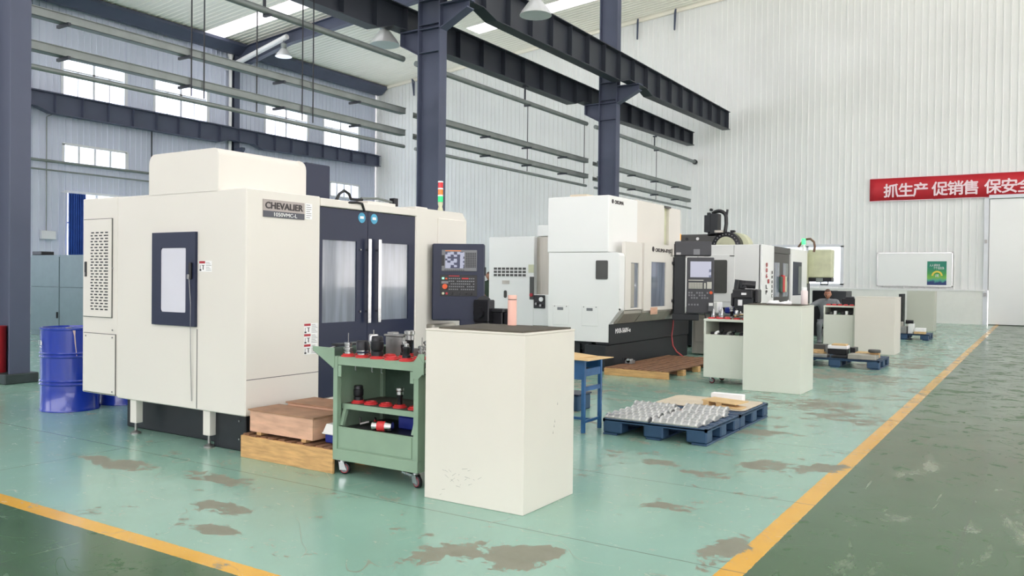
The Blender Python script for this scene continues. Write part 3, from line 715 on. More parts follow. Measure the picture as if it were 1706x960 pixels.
# drums -------------------------------------------------------------------
def drum(cx, cy, label, name='steel_drum'):
    t = thing(name, label, 'drum', (cx, cy, 0), 'blue steel drums'); R_ = .285
    pr = [(.27, .0), (R_+.006, .002), (R_+.006, .02), (R_, .03)]
    for z in (.285, .32, .575, .61): pr += [(R_, z-.014), (R_+.012, z), (R_, z+.014)]
    pr += [(R_, .85), (R_+.008, .858), (R_+.008, .875), (R_-.008, .878), (R_-.012, .862)]
    MB().lathe(pr, (cx, cy, 0), 40).build('shell', 'blue', t, True)
    MB().lathe([(.262, .85), (.262, .858)], (cx, cy, 0), 32).build('lid', 'blue', t)
    MB().cyl((cx+.14, cy-.1, .858), (cx+.14, cy-.1, .88), .03).build('bung', 'steel', t)
    return t
dt = drum(-8.73, 4.92, 'big glossy blue steel drum standing left of the cream machine')
mb = MB(); V = []
for k, z in enumerate((.855, .8, .72, .66, .60, .565)):
    a = radians(-23+1.2*k); r_ = .2885; wd = [.045, .02, .018, .014, .012, .006][k]
    V.append([mb.b.verts.new((-8.73+r_*cos(a+s*wd), 4.92+r_*sin(a+s*wd), z)) for s in (-1, 1)])
for q, r in zip(V, V[1:]): mb.b.faces.new([q[0], q[1], r[1], r[0]])
mb.build('drip', mat('pale_paint_drip', (214, 190, 186), .4), dt)
for k, ch in enumerate('石 油'):
    if ch.strip(): text(ch, 'lettering', 'letterw', dt, (-8.73+.293*cos(radians(-118+k*8)), 4.92+.293*sin(radians(-118+k*8)), .70), .055, radians(-118+k*8)+pi/2, bold=.001)
mb = MB(); V = []
for k in range(6):
    a = radians(-120+k*5); V.append([mb.b.verts.new((-8.73+.2885*cos(a), 4.92+.2885*sin(a), z)) for z in (.672, .680)])
for q, r in zip(V, V[1:]): mb.b.faces.new([q[0], q[1], r[1], r[0]])
mb.build('print_line', 'letterw', dt)
drum(-8.70, 5.54, 'second blue drum mostly hidden behind the cream machine')

# ================================================================== MACHINE 1 (large, cream and navy)
t = thing('machining_center', 'large cream machining center with navy doors, nearest the camera', 'machine', (-6.5, 6.0, 0))
XF = -5.37
mb = B(-7.3, -5.5, 4.66, 7.45, 0, .36, .01); mb.box(-5.86, -5.46, 4.53, 7.3, 0, .34, .008); mb.box(-7.6, -7.3, 5.0, 7.45, .02, .33)
mb.build('base', 'navymat', t)
for i, (x, z) in enumerate(((-5.53, .10), (-5.53, .25))): MB().cyl((x, 4.53, z), (x, 4.52, z), .008, seg=8).build('bolt', 'steel', t)
# side enclosure: three sheets with real gaps
B(-7.70, -7.135, 4.455, 5.1, .32, 2.155, .008).build('electrical_cabinet', 'cream', t)
B(-7.13, XF, 4.45, 5.255, .31, 2.15, .008).build('side_panel', 'cream', t)
B(-5.985, -5.975, 4.449, 4.452, .32, .99).build('panel_gap', 'joint', t)
B(XF-.002, XF+.001, 4.46, 5.25, .60, .606).build('panel_gap', 'joint', t)
# vent door with slots
B(-7.671, -7.209, 4.446, 4.456, 1.039, 1.961).build('door_gap', 'joint', t); B(-7.666, -7.149, 4.447, 4.456, .329, .891).build('door_gap', 'joint', t)
vd = B(-7.665, -7.215, 4.44, 4.456, 1.045, 1.955, .003).build('vent_door', 'cream', t)
mb = MB()
for r in range(27):
    z = 1.83-r*.0275
    for k in range(4):
        x = -7.535+k*.075+(.0 if r % 2 == 0 else -.02)
        x0 = max(x, -7.545); mb.box(x0, min(x+.045, -7.265), 4.4385, 4.441, z-.006, z+.006)
    if r % 2: mb.box(-7.28, -7.262, 4.4385, 4.441, z-.006, z+.006)
s = mb.build('vent_slots', 'black', vd); s['kind'] = 'stuff'
B(-7.635, -7.605, 4.43, 4.442, 1.42, 1.56, .003).build('handle', 'black', vd); B(-7.625, -7.612, 4.425, 4.432, 1.42, 1.46).build('lock', 'steel', vd)
ld = B(-7.66, -7.155, 4.442, 4.456, .335, .885, .003).build('lower_vent_door', 'cream', t)
for x, z in ((-7.62, .86), (-7.19, .86), (-7.19, .36), (-7.19, 1.5), (-7.19, .93)): MB().cyl((x, 4.443, z), (x, 4.437, z), .008, seg=8).build('screw', 'steel', t)
# small side window door
sdr = thing  # (parts below hang directly on the machine)
fr = MB()
for q in ((-6.575, -6.445, 1.01, 1.81), (-6.105, -5.98, 1.01, 1.81), (-6.445, -6.105, 1.675, 1.81), (-6.445, -6.105, 1.01, 1.125)): fr.box(q[0], q[1], 4.425, 4.455, q[2], q[3])
fd = fr.build('side_door', 'navy', t)
def rounded(x0, x1, z0, z1, r, n=5):
    pts = []
    for cx, cz, a0 in ((x1-r, z1-r, 0), (x0+r, z1-r, 90), (x0+r, z0+r, 180), (x1-r, z0+r, 270)):
        for k in range(n+1): a = radians(a0+90*k/n); pts.append((cx+r*cos(a), cz+r*sin(a)))
    return pts
MB().prism(rounded(-6.445, -6.105, 1.12, 1.68, .035), 'Y', 4.428, 4.436).build('side_pane', 'frost', fd)
B(-6.045, -6.015, 4.405, 4.425, 1.41, 1.55, .004).build('door_handle', 'black', fd); B(-6.06, -6.03, 4.40, 4.41, 1.41, 1.45, .003).build('handle_lock', 'steel', fd)
MB().tube([(-6.04, 4.41, 1.42), (-6.036, 4.425, 1.2), (-6.04, 4.43, .8), (-6.036, 4.44, .38)], .0035, 5).build('hanging_wire', 'steel', t)
# hood
MB().prism([(-6.66, 2.14)]+[(-6.66+.08-.08*cos(radians(a)), 2.41+.09*sin(radians(a))) for a in range(0, 91, 15)]+[(-5.72-.06+.06*sin(radians(a)), 2.44+.06*cos(radians(a))) for a in range(0, 91, 15)]+[(-5.72, 2.14)], 'Y', 4.45, 5.34).build('hood', 'cream', t, True)
mb = MB().prism([(-5.72, -0)], 'X', 0, 0) if False else MB()
mb.prism([(5.33, 2.14), (5.42, 2.14), (5.42, 2.42), (5.415, 2.45), (5.40, 2.475), (5.37, 2.492), (5.33, 2.498)], 'X', -6.58, -5.725); mb.build('hood_tail', 'cream', t, True)
B(-6.5, -5.735, 5.43, 5.74, 2.14, 2.50, .01).build('column_cover', 'navy', t)
# body behind
B(-7.6, -5.52, 5.25, 7.4, .34, 2.13).build('body', 'cream', t)
B(-5.56, -5.365, 5.255, 6.60, 2.068, 2.14, .006).build('lintel', 'cream', t)
B(-5.56, -5.365, 5.255, 6.60, .30, .355, .006).build('sill', 'cream', t)
# doors
def mdoor(y0, y1, wy0, wy1, name):
    m_ = MB()
    for a, b_, c, d_ in ((y0, wy0, .36, 2.062), (wy1, y1, .36, 2.062), (wy0, wy1, .36, 1.03), (wy0, wy1, 1.775, 2.062)): m_.box(-5.42, -5.385, a, b_, c, d_)
    dd = m_.build('door', 'navy', t)
    B(-5.405, -5.395, wy0, wy1, 1.03, 1.775).build('door_pane', 'smoke', dd)
    return dd
d1 = mdoor(5.265, 5.882, 5.30, 5.735, 'a'); d2 = mdoor(5.888, 6.585, 6.05, 6.485, 'b')
for dd, y in ((d1, 5.845), (d2, 5.985)):
    h = MB(); h.box(-5.345, -5.33, y, y+.04, 1.01, 1.805, .004)
    h.cyl((-5.385, y+.02, 1.12), (-5.335, y+.02, 1.12), .01); h.cyl((-5.385, y+.02, 1.70), (-5.335, y+.02, 1.70), .01)
    h.build('handle', 'chrome', dd)
for y in (5.73, 5.73):
    pass
for z in (1.12, 1.70): MB().cyl((-5.385, 5.78, z), (-5.37, 5.78, z), .008, seg=8).build('screw', 'steel', d1)
# the machine room seen through the panes
mb = MB(); mb.box(-5.515, -5.51, 5.3, 6.5, .9, 1.9); mb.build('inner_wall', 'stain', t)
MB().box(-5.50, -5.46, 6.22, 6.5, 1.15, 1.65, .01).build('inner_window', 'white', t)
for y, l_ in ((5.80, 'a'), (5.97, 'b')):
    st = MB().cyl((-5.385, y, 2.0), (-5.382, y, 2.0), .048, seg=24).build('round_sticker', 'cobalt', t)
    B(-5.382, -5.381, y-.025, y+.025, 1.99, 2.015).build('sticker_print', 'letterw', st)
# cables over the door
MB().tube([(-5.42, 5.5, 2.14), (-5.40, 5.52, 2.2), (-5.39, 5.57, 2.235), (-5.39, 5.63, 2.21), (-5.39, 5.66, 2.165), (-5.385, 5.74, 2.165), (-5.38, 5.8, 2.17)], .014, 8).build('cable_loop', 'black', t, True)
MB().tube([(-5.42, 5.52, 2.12), (-5.375, 5.6, 2.125), (-5.355, 5.7, 2.135), (-5.355, 5.77, 2.13), (-5.36, 5.81, 2.06)], .012, 8).build('cable', 'black', t, True)
B(-5.6, -5.4, 5.9, 6.3, 2.14, 2.17, .004).build('top_tray', 'cream', t)
MB().tube([(-5.45, 5.86, 2.19), (-5.45, 6.1, 2.21), (-5.45, 6.3, 2.19)], .012).build('air_line', 'galv', t); B(-5.48, -5.42, 6.3, 6.36, 2.15, 2.23).build('air_valve', 'blacksteel', t)
# pillar and right part
B(-5.6, XF, 6.585, 6.78, .3, 2.17, .01).build('door_post', 'cream', t)
MB().prism([(6.78, .3), (7.5, .3), (7.5, 2.08), (7.42, 2.16), (6.78, 2.16)], 'X', -6.6, -5.40).build('tool_changer_cover', 'cream', t)
MB().box(-5.41, -5.385, 6.98, 7.47, 1.7, 2.08, .01).build('cover_panel', 'cream', t)
MB().box(-5.5, -5.30, 6.8, 7.2, .84, .96, .02, 2).build('panel_arm', 'stain', t)
# signal tower
stp = (-5.55, 7.22); bz = 2.17
MB().cyl((stp[0], stp[1], bz-.02), (stp[0], stp[1], bz+.06), .018).build('tower_pole', 'steel', t)
MB().lathe([(.03, bz), (.03, bz+.02), (.02, bz+.05), (.028, bz+.08), (.028, bz+.10)], (stp[0], stp[1], 0), 14).build('tower_base', 'olive', t, True)
for k, (m_, n_) in enumerate((('lgrn', 'green_lamp'), ('lora', 'amber_lamp'), ('lred', 'red_lamp'))):
    MB().cyl((stp[0], stp[1], bz+.105+k*.075), (stp[0], stp[1], bz+.165+k*.075), .028, seg=18).build(n_, m_, t, True)
    MB().cyl((stp[0], stp[1], bz+.165+k*.075), (stp[0], stp[1], bz+.18+k*.075), .029, seg=18).build('lamp_ring', 'white', t, True)
# legs with levelling feet
for x, y in ((-6.91, 4.5), (-5.88, 4.5)):
    lg = B(x-.045, x+.045, y-.03, y+.04, .1, .33, .004).build('leg', 'cream', t)
    MB().lathe([(.045, 0), (.045, .012), (.02, .025), (.012, .03), (.012, .1)], (x, y, 0), 14).build('foot', 'steel', lg, True)
# plates and stickers
np_ = B(XF, XF+.006, 4.612, 5.062, 1.93, 2.075).build('name_plate', 'plate', t)
B(XF+.006, XF+.0075, 4.612, 5.062, 1.93, 1.982).build('plate_band', 'plated', np_)
text('CHEVALIER', 'lettering', 'letterd', np_, (XF+.008, 4.632, 2.002), .075, 'X', width=.41, bold=.002)
text('1050VMC-L', 'lettering', 'letterw', np_, (XF+.009, 4.715, 1.941), .045, 'X', width=.25)
st = B(XF, XF+.003, 5.075, 5.155, 1.94, 2.075).build('data_sticker', 'paper', t)
for k in range(7): B(XF+.003, XF+.0036, 5.085, 5.085+(.06 if k % 3 else .045), 2.06-k*.018, 2.064-k*.018).build('print_line', 'letterd', st)
def warn(y0, z0, face='X', x=None):
    if face == 'X':
        f_ = lambda a, b_, c, d_, k: MB().box(XF+k*.001, XF+.001+k*.001, y0+a, y0+b_, z0+c, z0+d_)
    else:
        f_ = lambda a, b_, c, d_, k: MB().box(y0+a, y0+b_, 4.449-k*.001, 4.45-k*.001, z0+c, z0+d_)
    s_ = f_(0, .16, 0, .09, 0).build('warning_sticker', 'paper', t)
    f_(0, .075, .068, .088, 1).build('red_heading', 'letterr', s_)
    f_(.004, .026, .006, .02, 1).build('pictogram', 'letterd', s_); f_(.010, .014, .02, .055, 1).build('pictogram', 'letterd', s_); f_(.045, .056, .015, .055, 1).build('pictogram', 'joint', s_); f_(.03, .066, .05, .055, 1).build('pictogram', 'joint', s_)
    for k in range(6): f_(.085, .155-.012*(k % 3), .010+k*.013, .013+k*.013, 1).build('print_line', 'joint', s_)
for z in (.945, .855, .765): warn(5.075, z)
warn(-5.955, 1.475, '-Y')

# its control panel, swung out towards the walkway
p = thing('control_panel', 'navy control panel with a lit screen beside the nearest machine', 'control panel', (-5.335, 6.81, 1.0), rz=radians(32.5))
def L(x0, x1, y0, y1, z0, z1, bev=0): return MB().box(x0, x1, y0, y1, z0, z1, bev)
ORG[p.name] = Vector((0, 0, 0))
L(.0, .545, 0, .16, .0, .80, .012).build('case', 'navy', p)
L(.29, .50, .0, .2, -.06, .02, .01).build('case_foot', 'navy', p)
L(.085, .47, -.004, .001, .255, .475, .002).build('key_area', 'black', p)
q = L(.10, .465, -.012, .002, .515, .735, .003).build('display_bezel', 'bezel', p)
L(.138, .335, -.014, -.011, .545, .715).build('screen', 'screen', q)
mb = MB()
for r in range(9):
    for c_ in range(6): mb.box(.35+c_*.0185, .363+c_*.0185, -.017, -.011, .555+r*.0175, .567+r*.0175)
for c_ in range(10): mb.box(.13+c_*.021, .145+c_*.021, -.016, -.011, .522, .53)
o = mb.build('keys', 'pend', q); o['kind'] = 'stuff'
L(.10, .128, -.016, -.011, .57, .68).build('card_slot', 'black', q)
L(.138, .30, -.0135, -.011, .722, .730).build('badge_strip', 'lora', q)
mb = MB()
for r in range(5):
    for c_ in range(13):
        if (r*7+c_*5) % 11 != 3: mb.box(.175+c_*.021, .189+c_*.021, -.010, -.003, .32+r*.028, .332+r*.028)
o = mb.build('keys', 'bezel', p); o['kind'] = 'stuff'
L(.175, .285, -.007, -.003, .460, .470).build('red_title', 'letterr', p)
L(.31, .38, -.012, -.003, .432, .446).build('red_key', 'red', p); L(.105, .128, -.012, -.003, .43, .45).build('lit_key', 'keyg', p); L(.14, .16, -.012, -.003, .43, .445).build('amber_key', 'orange', p)
L(.10, .17, -.008, -.003, .385, .41).build('counter', 'bezel', p)
MB().cyl((.137, -.004, .355), (.137, -.04, .355), .026, seg=20).build('emergency_button', 'orange', p, True)
for x in (.205, .28, .345, .40): MB().cyl((x, -.004, .285), (x, -.03, .285), .014, seg=12).build('knob', 'black', p, True)
for x, m_ in ((.118, 'olive'), (.155, 'letterr')): MB().cyl((x, -.004, .283), (x, -.015, .283), .013, seg=12).build('push_button', m_, p, True)
text('ABCDE', 'lettering', 'letterw', p, (.35, -.0171, .72), .006, '-Y') if False else None
L(.545, .56, .02, .1, .47, .56, .004).build('side_socket', 'black', p)
hw = L(.435, .53, -.05, -.003, .05, .20, .008).build('hand_wheel_unit', 'black', p)
MB().cyl((.48, -.05, .1), (.48, -.075, .1), .03, seg=18).build('hand_wheel', 'blacksteel', hw, True)

# ================================================================== MACHINE 2 (white, tall doors)
t = thing('machining_center', 'tall white machining center with two narrow window doors behind the big cream machine', 'machine', (-6.6, 13.2, 0))
X2 = -5.55
B(-6.85, -5.73, 11.8, 15.2, 1.875, 2.775, .012).build('upper_body', 'white', t) if False else None
B(-6.85, -5.74, 11.8, 12.90, 1.878, 2.775, .012).build('upper_cover', 'white', t)
B(-6.85, -5.78, 12.93, 14.18, 1.9, 2.80, .012).build('upper_cover', 'cream', t)
B(-6.85, -5.84, 14.18, 14.42, 2.0, 2.78).build('slot_back', 'olive', t); MB().box(-5.84, -5.76, 14.16, 14.44, 2.76, 2.79).build('slot_rim', 'dgrey', t)
B(-6.85, -5.78, 14.42, 14.98, 1.9, 2.78, .012).build('upper_cover', 'cream', t)
mb = MB().prism([(-6.82, .45), (-5.725, .45), (-5.725, .755), (X2, .96), (X2, 1.82), (X2-.02, 1.86), (X2-.06, 1.872), (-6.82, 1.872)], 'Y', 11.8, 12.0)
mb.build('side_panel', 'white', t)
MB().prism([(-6.8, .45), (-5.74, .45), (-5.74, .72), (X2-.03, .95), (X2-.03, 1.86), (-6.8, 1.86)], 'Y', 12.0, 15.0).build('body', 'white', t)
pn = MB().prism(rounded(-5.955, -5.745, 1.445, 1.745, .02), 'Y', 11.79, 11.80).build('side_window', 'dgrey', t)
for x0 in (-6.735, -6.20):
    ad = B(x0, x0+.30, 11.792, 11.80, .70, 1.03, .003).build('access_door', 'white', t)
    B(x0+.09, x0+.20, 11.787, 11.793, .94, .985, .003).build('recessed_handle', 'bezel', ad)
    for x in (x0+.04, x0+.26): MB().cyl((x, 11.792, 1.0), (x, 11.787, 1.0), .008, seg=8).build('screw', 'dgrey', ad)
def tdoor(y0, y1, z0, z1, wy0, wy1, wz0, wz1, dx):
    x = X2+dx; m_ = MB()
    for a, b_, c, d_ in ((y0, wy0, z0, z1), (wy1, y1, z0, z1), (wy0, wy1, z0, wz0), (wy0, wy1, wz1, z1)): m_.box(x-.06, x, a, b_, c, d_)
    dd = m_.build('door', 'cream', t); B(x-.03, x-.02, wy0, wy1, wz0, wz1).build('door_pane', 'bluish', dd); return dd
da = tdoor(12.02, 12.68, .95, 2.05, 12.24, 12.55, .99, 1.72, .0); db = tdoor(12.72, 13.98, .93, 2.06, 13.02, 13.66, .99, 1.75, .02)
B(X2-.029, X2-.012, 12.24, 12.40, 1.0, 1.71).build('inner_strip', 'stain', da)
B(X2+.02, X2+.021, 13.0, 13.3, .86, .98).build('instruction_plate', 'ply', db)
for z in (1.05, 1.72): B(X2+.01, X2+.05, 13.93, 13.99, z, z+.05).build('hinge', 'black', db)
B(X2+.02, X2+.021, 13.87, 13.97, 1.86, 2.0).build('data_plate', 'stain', db)
# sloping aprons under the doors
for y0, y1, m_ in ((11.99, 12.66, 'stain'), (12.70, 13.98, 'stain')):
    MB().prism([(X2, .96), (X2, .90), (-5.68, .74), (-5.74, .74), (-5.70, .93)], 'Y', y0, y1).build('apron', m_, t)
MB().prism([(X2+.0, .99), (X2, .95), (-5.71, .74), (-5.78, .74)], 'Y', 11.79, 11.87).build('apron_edge', 'white', t)
text('OKUMA-BYJC', 'lettering', 'letterd', t, (X2+.025, 13.17, 1.925), .085, 'X', width=.72, bold=.002)
MB().lathe([(.045, 0), (.045, .004)], (X2+.022, 13.08, 1.965), 12, 'X').build('logo', 'letterd', t)
text('OKUMA', 'lettering', 'letterd', t, (-5.737, 12.0, 2.655), .075, 'X', width=.34, bold=.004)
MB().lathe([(.035, 0), (.035, .004)], (-5.739, 11.93, 2.685), 12, 'X').build('logo', 'letterd', t)
B(-5.95, -5.712, 11.81, 15.3, .41, .735, .006).build('upper_base', 'navymat', t)
B(-6.1, -5.735, 11.72, 15.3, .0, .405, .006).build('lower_base', 'navymat', t)
mb = B(-7.0, -6.1, 12.1, 15.2, 0, .46); mb.box(-7.0, -6.1, 11.95, 12.0, .30, .46); mb.box(-6.35, -6.28, 11.9, 12.0, 0, .4); mb.build('rear_base', 'navymat', t)
text('MXR-560V-e', 'lettering', 'letterw', t, (-5.71, 12.02, .585), .105, 'X', width=.58, bold=.0025)
B(-6.6, -6.3, 12.1, 14.6, 2.8, 2.84).build('top_board', 'sheetcard', t)
# control pendant
p = thing('control_panel', 'charcoal control pendant with a pale screen beside the white machine', 'control panel', (-5.45, 14.1, .8), rz=radians(20)); ORG[p.name] = Vector((0, 0, 0))
L(-.10, .10, 0, .25, .02, 1.30, .01).build('pillar', 'navymat', p)
L(-.09, .55, -.02, .22, 1.08, 1.34, .015).build('top_box', 'pend', p); L(-.06, .02, -.03, -.018, 1.10, 1.14).build('socket', 'steel', p); L(.24, .35, -.024, -.019, 1.10, 1.20).build('label_plate', 'bezel', p)
q = L(.13, .60, -.10, .10, .06, 1.05, .012).build('panel', 'pend', p)
L(.19, .55, -.104, -.099, .70, .98).build('screen', 'screen2', q)
mb = MB()
for r in range(4):
    for c_ in range(9): mb.box(.165+c_*.027, .187+c_*.027, -.108, -.099, .50+r*.028, .522+r*.028)
mb.box(.43, .46, -.108, -.099, .5, .6); mb.box(.48, .56, -.108, -.099, .5, .62)
o = mb.build('keys', 'keysl', q); o['kind'] = 'stuff'
mb = MB()
for r in range(3):
    for c_ in range(8):
        if (r+c_) % 4: mb.box(.16+c_*.045, .19+c_*.045, -.108, -.099, .32+r*.045, .35+r*.045)
for c_ in range(4): mb.box(.16+c_*.05, .19+c_*.05, -.108, -.099, .2, .23)
o = mb.build('keys', 'bezel', q); o['kind'] = 'stuff'
L(.16, .42, -.103, -.099, .64, .655).build('title_strip', 'keysl', q)
MB().cyl((.55, -.1, .43), (.55, -.13, .43), .028, seg=14).build('emergency_button', 'orange', q, True)
hb = L(.50, .60, -.16, -.10, .10, .26, .01).build('hand_box', 'keys', p); L(.515, .585, -.165, -.16, .2, .25).build('white_key_row', 'letterw', hb)
MB().tube([(.55, -.13, .1), (.56, -.14, -.15), (.53, -.14, -.42), (.52, -.13, -.5), (.50, -.13, -.42), (.47, -.12, -.1), (.46, -.1, .08)], .014, 7).build('cable', 'black', p, True)
L(-.12, .35, -.05, .3, -.07, .05, .01).build('foot', 'navymat', p)

# rear unit of machine 2
t = thing('rear_unit', 'white vented machine cabinet seen between the control panel and the tall white machine', 'cabinet', (-8.9, 14.3, .4))
B(-9.5, -8.43, 14.0, 15.5, .46, 2.275, .01).build('body', 'white', t)
B(-8.43, -7.2, 14.0, 15.4, .52, 1.13, .008).build('lower_body', 'white', t); B(-8.43, -7.2, 14.12, 15.4, 1.13, 2.27).build('steel_back', 'stain', t)
B(-9.5, -7.2, 14.1, 15.4, 0.02, .46).build('base', 'navymat', t)
vg = B(-9.385, -8.585, 13.99, 14.0, 1.47, 1.68, .003).build('vent_grid', 'white', t)
mb = MB()
for r in range(3):
    for c_ in range(8): mb.box(-9.37+c_*.098, -9.295+c_*.098, 13.985, 13.992, 1.485+r*.065, 1.53+r*.065)
o = mb.build('vent_openings', 'dgrey', vg); o['kind'] = 'stuff'
B(-9.17, -9.0, 13.992, 14.0, 1.33, 1.40).build('data_plate', 'stain', t)
MB().box(-9.12, -9.06, 13.98, 14.0, 1.05, 1.2, .02).build('latch', 'dgrey', t)
B(-8.52, -8.42, 13.988, 14.0, 1.03, 1.48, .004).build('breaker_strip', 'dgrey', t); B(-8.55, -8.43, 13.99, 14.0, 1.56, 1.72).build('sticker', 'olive', t); MB().cyl((-8.47, 13.99, 1.12), (-8.47, 13.96, 1.12), .035, seg=12).build('switch_knob', 'letterr', t)
gb = B(-8.42, -8.16, 13.985, 14.0, .86, 1.12, .01).build('gauge_recess', 'black', t)
MB().cyl((-8.24, 13.985, 1.04), (-8.24, 13.96, 1.04), .045, seg=16).build('gauge', 'letterw', gb, True)
for x, z in ((-8.34, .95), (-8.24, .92)): MB().cyl((x, 13.985, z), (x, 13.94, z), .025, seg=10).build('valve', 'steel', gb, True)
o = B(-8.42, -8.08, 14.1, 14.5, 2.28, 2.50, .01).build('terminal_box', 'white'); tag(recenter(o), 'small cream box on top of the vented machine cabinet', 'box')

# chip tank right of machine 2
t = thing('chip_tank', 'beige sheet metal tank between the white machine and the white cart', 'tank', (-5.2, 15.9, 0))
B(-5.72, -4.5, 15.5, 16.6, .02, .78, .01).build('tank', 'stain', t); B(-5.74, -4.48, 15.48, 16.62, .78, .81, .004).build('lid', 'galv', t); B(-5.66, -5.1, 15.49, 15.5, .25, .7, .003).build('door', 'stain', t)
o = B(-5.6, -5.25, 15.6, 15.9, .815, 1.03, .01).build('paper_box', 'white'); tag(recenter(o), 'white box lying on the beige tank', 'box')
o = B(-5.15, -4.55, 15.7, 16.2, .815, .93, .02).build('blue_tray', 'navyplastic'); tag(recenter(o), 'dark blue plastic tray on the beige tank', 'tray')

# ================================================================== MACHINE 3
t = thing('machining_center', 'far white machining center with a round tool magazine on top', 'machine', (-6, 19, 0))
B(-7.3, -4.86, 17.1, 17.3, .88, 2.2, .012).build('side_panel', 'white', t)
B(-7.3, -4.9, 17.3, 21.0, .85, 2.18).build('body', 'dgrey', t)
B(-7.2, -4.95, 17.2, 21.0, .03, .86).build('base', 'navymat', t)
sw = B(-6.12, -5.40, 17.08, 17.1, 1.0, 1.99, .004).build('side_door', 'white', t)
MB().prism(rounded(-5.99, -5.55, 1.18, 1.88, .03), 'Y', 17.06, 17.075).build('side_window', 'dgrey', sw)
for x in (-6.05, -5.5): B(x, x+.1, 17.07, 17.08, 1.955, 1.975).build('hinge', 'dgrey', sw)
B(-5.42, -5.415, 17.095, 17.101, .9, 2.19).build('panel_gap', 'joint', t); B(-6.2, -6.195, 17.095, 17.101, .9, 2.19).build('panel_gap', 'joint', t)
B(-4.9, -4.83, 17.1, 18.0, .85, 2.2, .01).build('front_panel', 'white', t)
for k, ch in enumerate('PL1600'): text(ch, 'lettering', 'letterr' if k > 1 else 'letterd', t, (-4.82, 17.36, 1.17+k*.115), .12, 'X', width=.12, bold=.003)
for k, ch in enumerate('BM850C'): text(ch, 'lettering', 'letterd', t, (-4.82, 17.8, 1.60-k*.1), .09, 'X', width=.08, bold=.002)
# open door bay
B(-5.0, -4.85, 18.0, 19.42, 2.06, 2.2).build('lintel', 'dgrey', t); B(-4.9, -4.86, 18.02, 19.4, .9, 2.05).build('inner_door', 'dgrey', t)
for y in (18.12, 18.85): B(-4.865, -4.852, y, y+.42, 1.1, 1.85).build('inner_pane', 'bluish', t)
for y, m_ in ((18.5, 'darkgreen'), (18.68, 'red'), (18.84, 'olive')): MB().box(-4.86, -4.80, y, y+.15, 1.2, 1.55 if m_ != 'red' else 1.58, .01).build('air_gun_holster', m_, t)
B(-4.92, -4.82, 19.42, 20.95, .85, 2.2, .01).build('front_panel', 'white', t)
B(-4.83, -4.812, 19.58, 20.38, 1.12, 1.90, .005).build('front_window', 'navy', t); B(-4.812, -4.805, 20.05, 20.35, 1.15, 1.8).build('reflection_guard', 'galv', t)  # grey strip over part of the front window
B(-4.95, -4.85, 20.98, 21.35, .6, 2.15).build('end_panel', 'olive', t); B(-4.84, -4.83, 21.05, 21.3, .9, 1.4).build('grille', 'dgrey', t)
# magazine on top
MX, MY, MZ = -5.87, 18.0, 2.20
MB().lathe([(.31, -.05), (.325, -.04), (.325, .16), (.31, .17)], (MX, MY, MZ), 40, 'Y').build('magazine_drum', 'blacksteel', t, True)
MB().lathe([(.215, -.085), (.215, -.05)], (MX, MY, MZ), 36, 'Y').build('magazine_cover', 'olive', t, True)
MB().lathe([(.31, 0), (.325, .01), (.325, .34), (.31, .35)], (MX+.12, MY+.18, MZ-.01), 40, 'Y').build('magazine_guard', 'olive', t, True)
mb = MB()
for k in range(24):
    a = 2*pi*k/24; x, z = MX+.27*cos(a), MZ+.27*sin(a); mb.cyl((x, MY-.05, z), (x, MY-.065, z), .012, seg=6)
o = mb.build('tool_pockets', 'steel', t); o['kind'] = 'stuff'
MB().lathe([(.30, 0), (.31, .01), (.31, .1)], (MX-.17, MY+.22, MZ), 30, 'Y').build('chain_wheel', 'blacksteel', t, True)
B(-6.93, -6.1, MY-.02, MY+.2, 2.19, 2.48, .01).build('carriage_beam', 'dgrey', t)
for x, m_ in ((-6.53, 'letterw'), (-6.78, 'black')): MB().cyl((x, MY-.02, 2.38), (x, MY-.035, 2.38), .035, seg=14).build('hole_cap', m_, t)
mb = B(-6.36, -6.22, MY-.1, MY+.15, 2.52, 2.90, .008); mb.box(-6.22, -6.05, MY-.1, MY+.15, 2.48, 2.93, .008); mb.box(-6.31, -6.24, MY-.05, MY+.02, 2.9, 2.96); mb.box(-6.3, -6.1, MY-.02, MY+.12, 2.44, 2.54); mb.build('spindle_motor', 'navymat', t)
pts = [(-6.2, MY, 2.93)]+[(-6.06+.17*cos(radians(a)), MY, 2.84+.15*sin(radians(a))) for a in range(135, -1, -15)]+[(-5.885, MY, 2.7), (-5.91, MY, 2.5)]
MB().tube(pts, .042, 8).build('cable_chain', 'black', t, True)
B(-6.12, -5.93, MY-.11, MY-.02, 2.50, 2.56, .01).build('junction_box', 'stain', t); MB().cyl((-5.88, MY, 2.88), (-5.86, MY, 3.02), .025).build('cable_gland', 'blacksteel', t)
B(-5.80, -5.70, MY, MY+.1, 2.51, 2.56, .01).build('sensor', 'blacksteel', t)
MB().cyl((-6.99, MY, 2.19), (-6.99, MY, 2.36), .05).build('lamp_base', 'white', t, True); MB().cyl((-6.99, MY, 2.36), (-6.99, MY, 2.50), .055).build('warning_lamp', 'lamb', t, True)
# green lamp and hose over the front
q = at(1339, 404, Y=20.6); MB().cyl((q.x, q.y, 2.18), (q.x, q.y, q.z-.06), .03).build('lamp_pole', 'white', t); MB().cyl((q.x, q.y, q.z-.05), (q.x, q.y, q.z+.09), .045, seg=14).build('green_lamp', 'lgrn2', t, True)
pts = [at(1330, 412, Y=20.8), at(1336, 404, Y=20.8), at(1342, 399, Y=20.8), at(1350, 398, Y=20.8), at(1356, 403, Y=20.8), at(1357.5, 411, Y=20.8), at(1356, 420, Y=20.8)]
MB().tube(pts, .028, 8).build('arched_hose', 'brownhose', t, True)
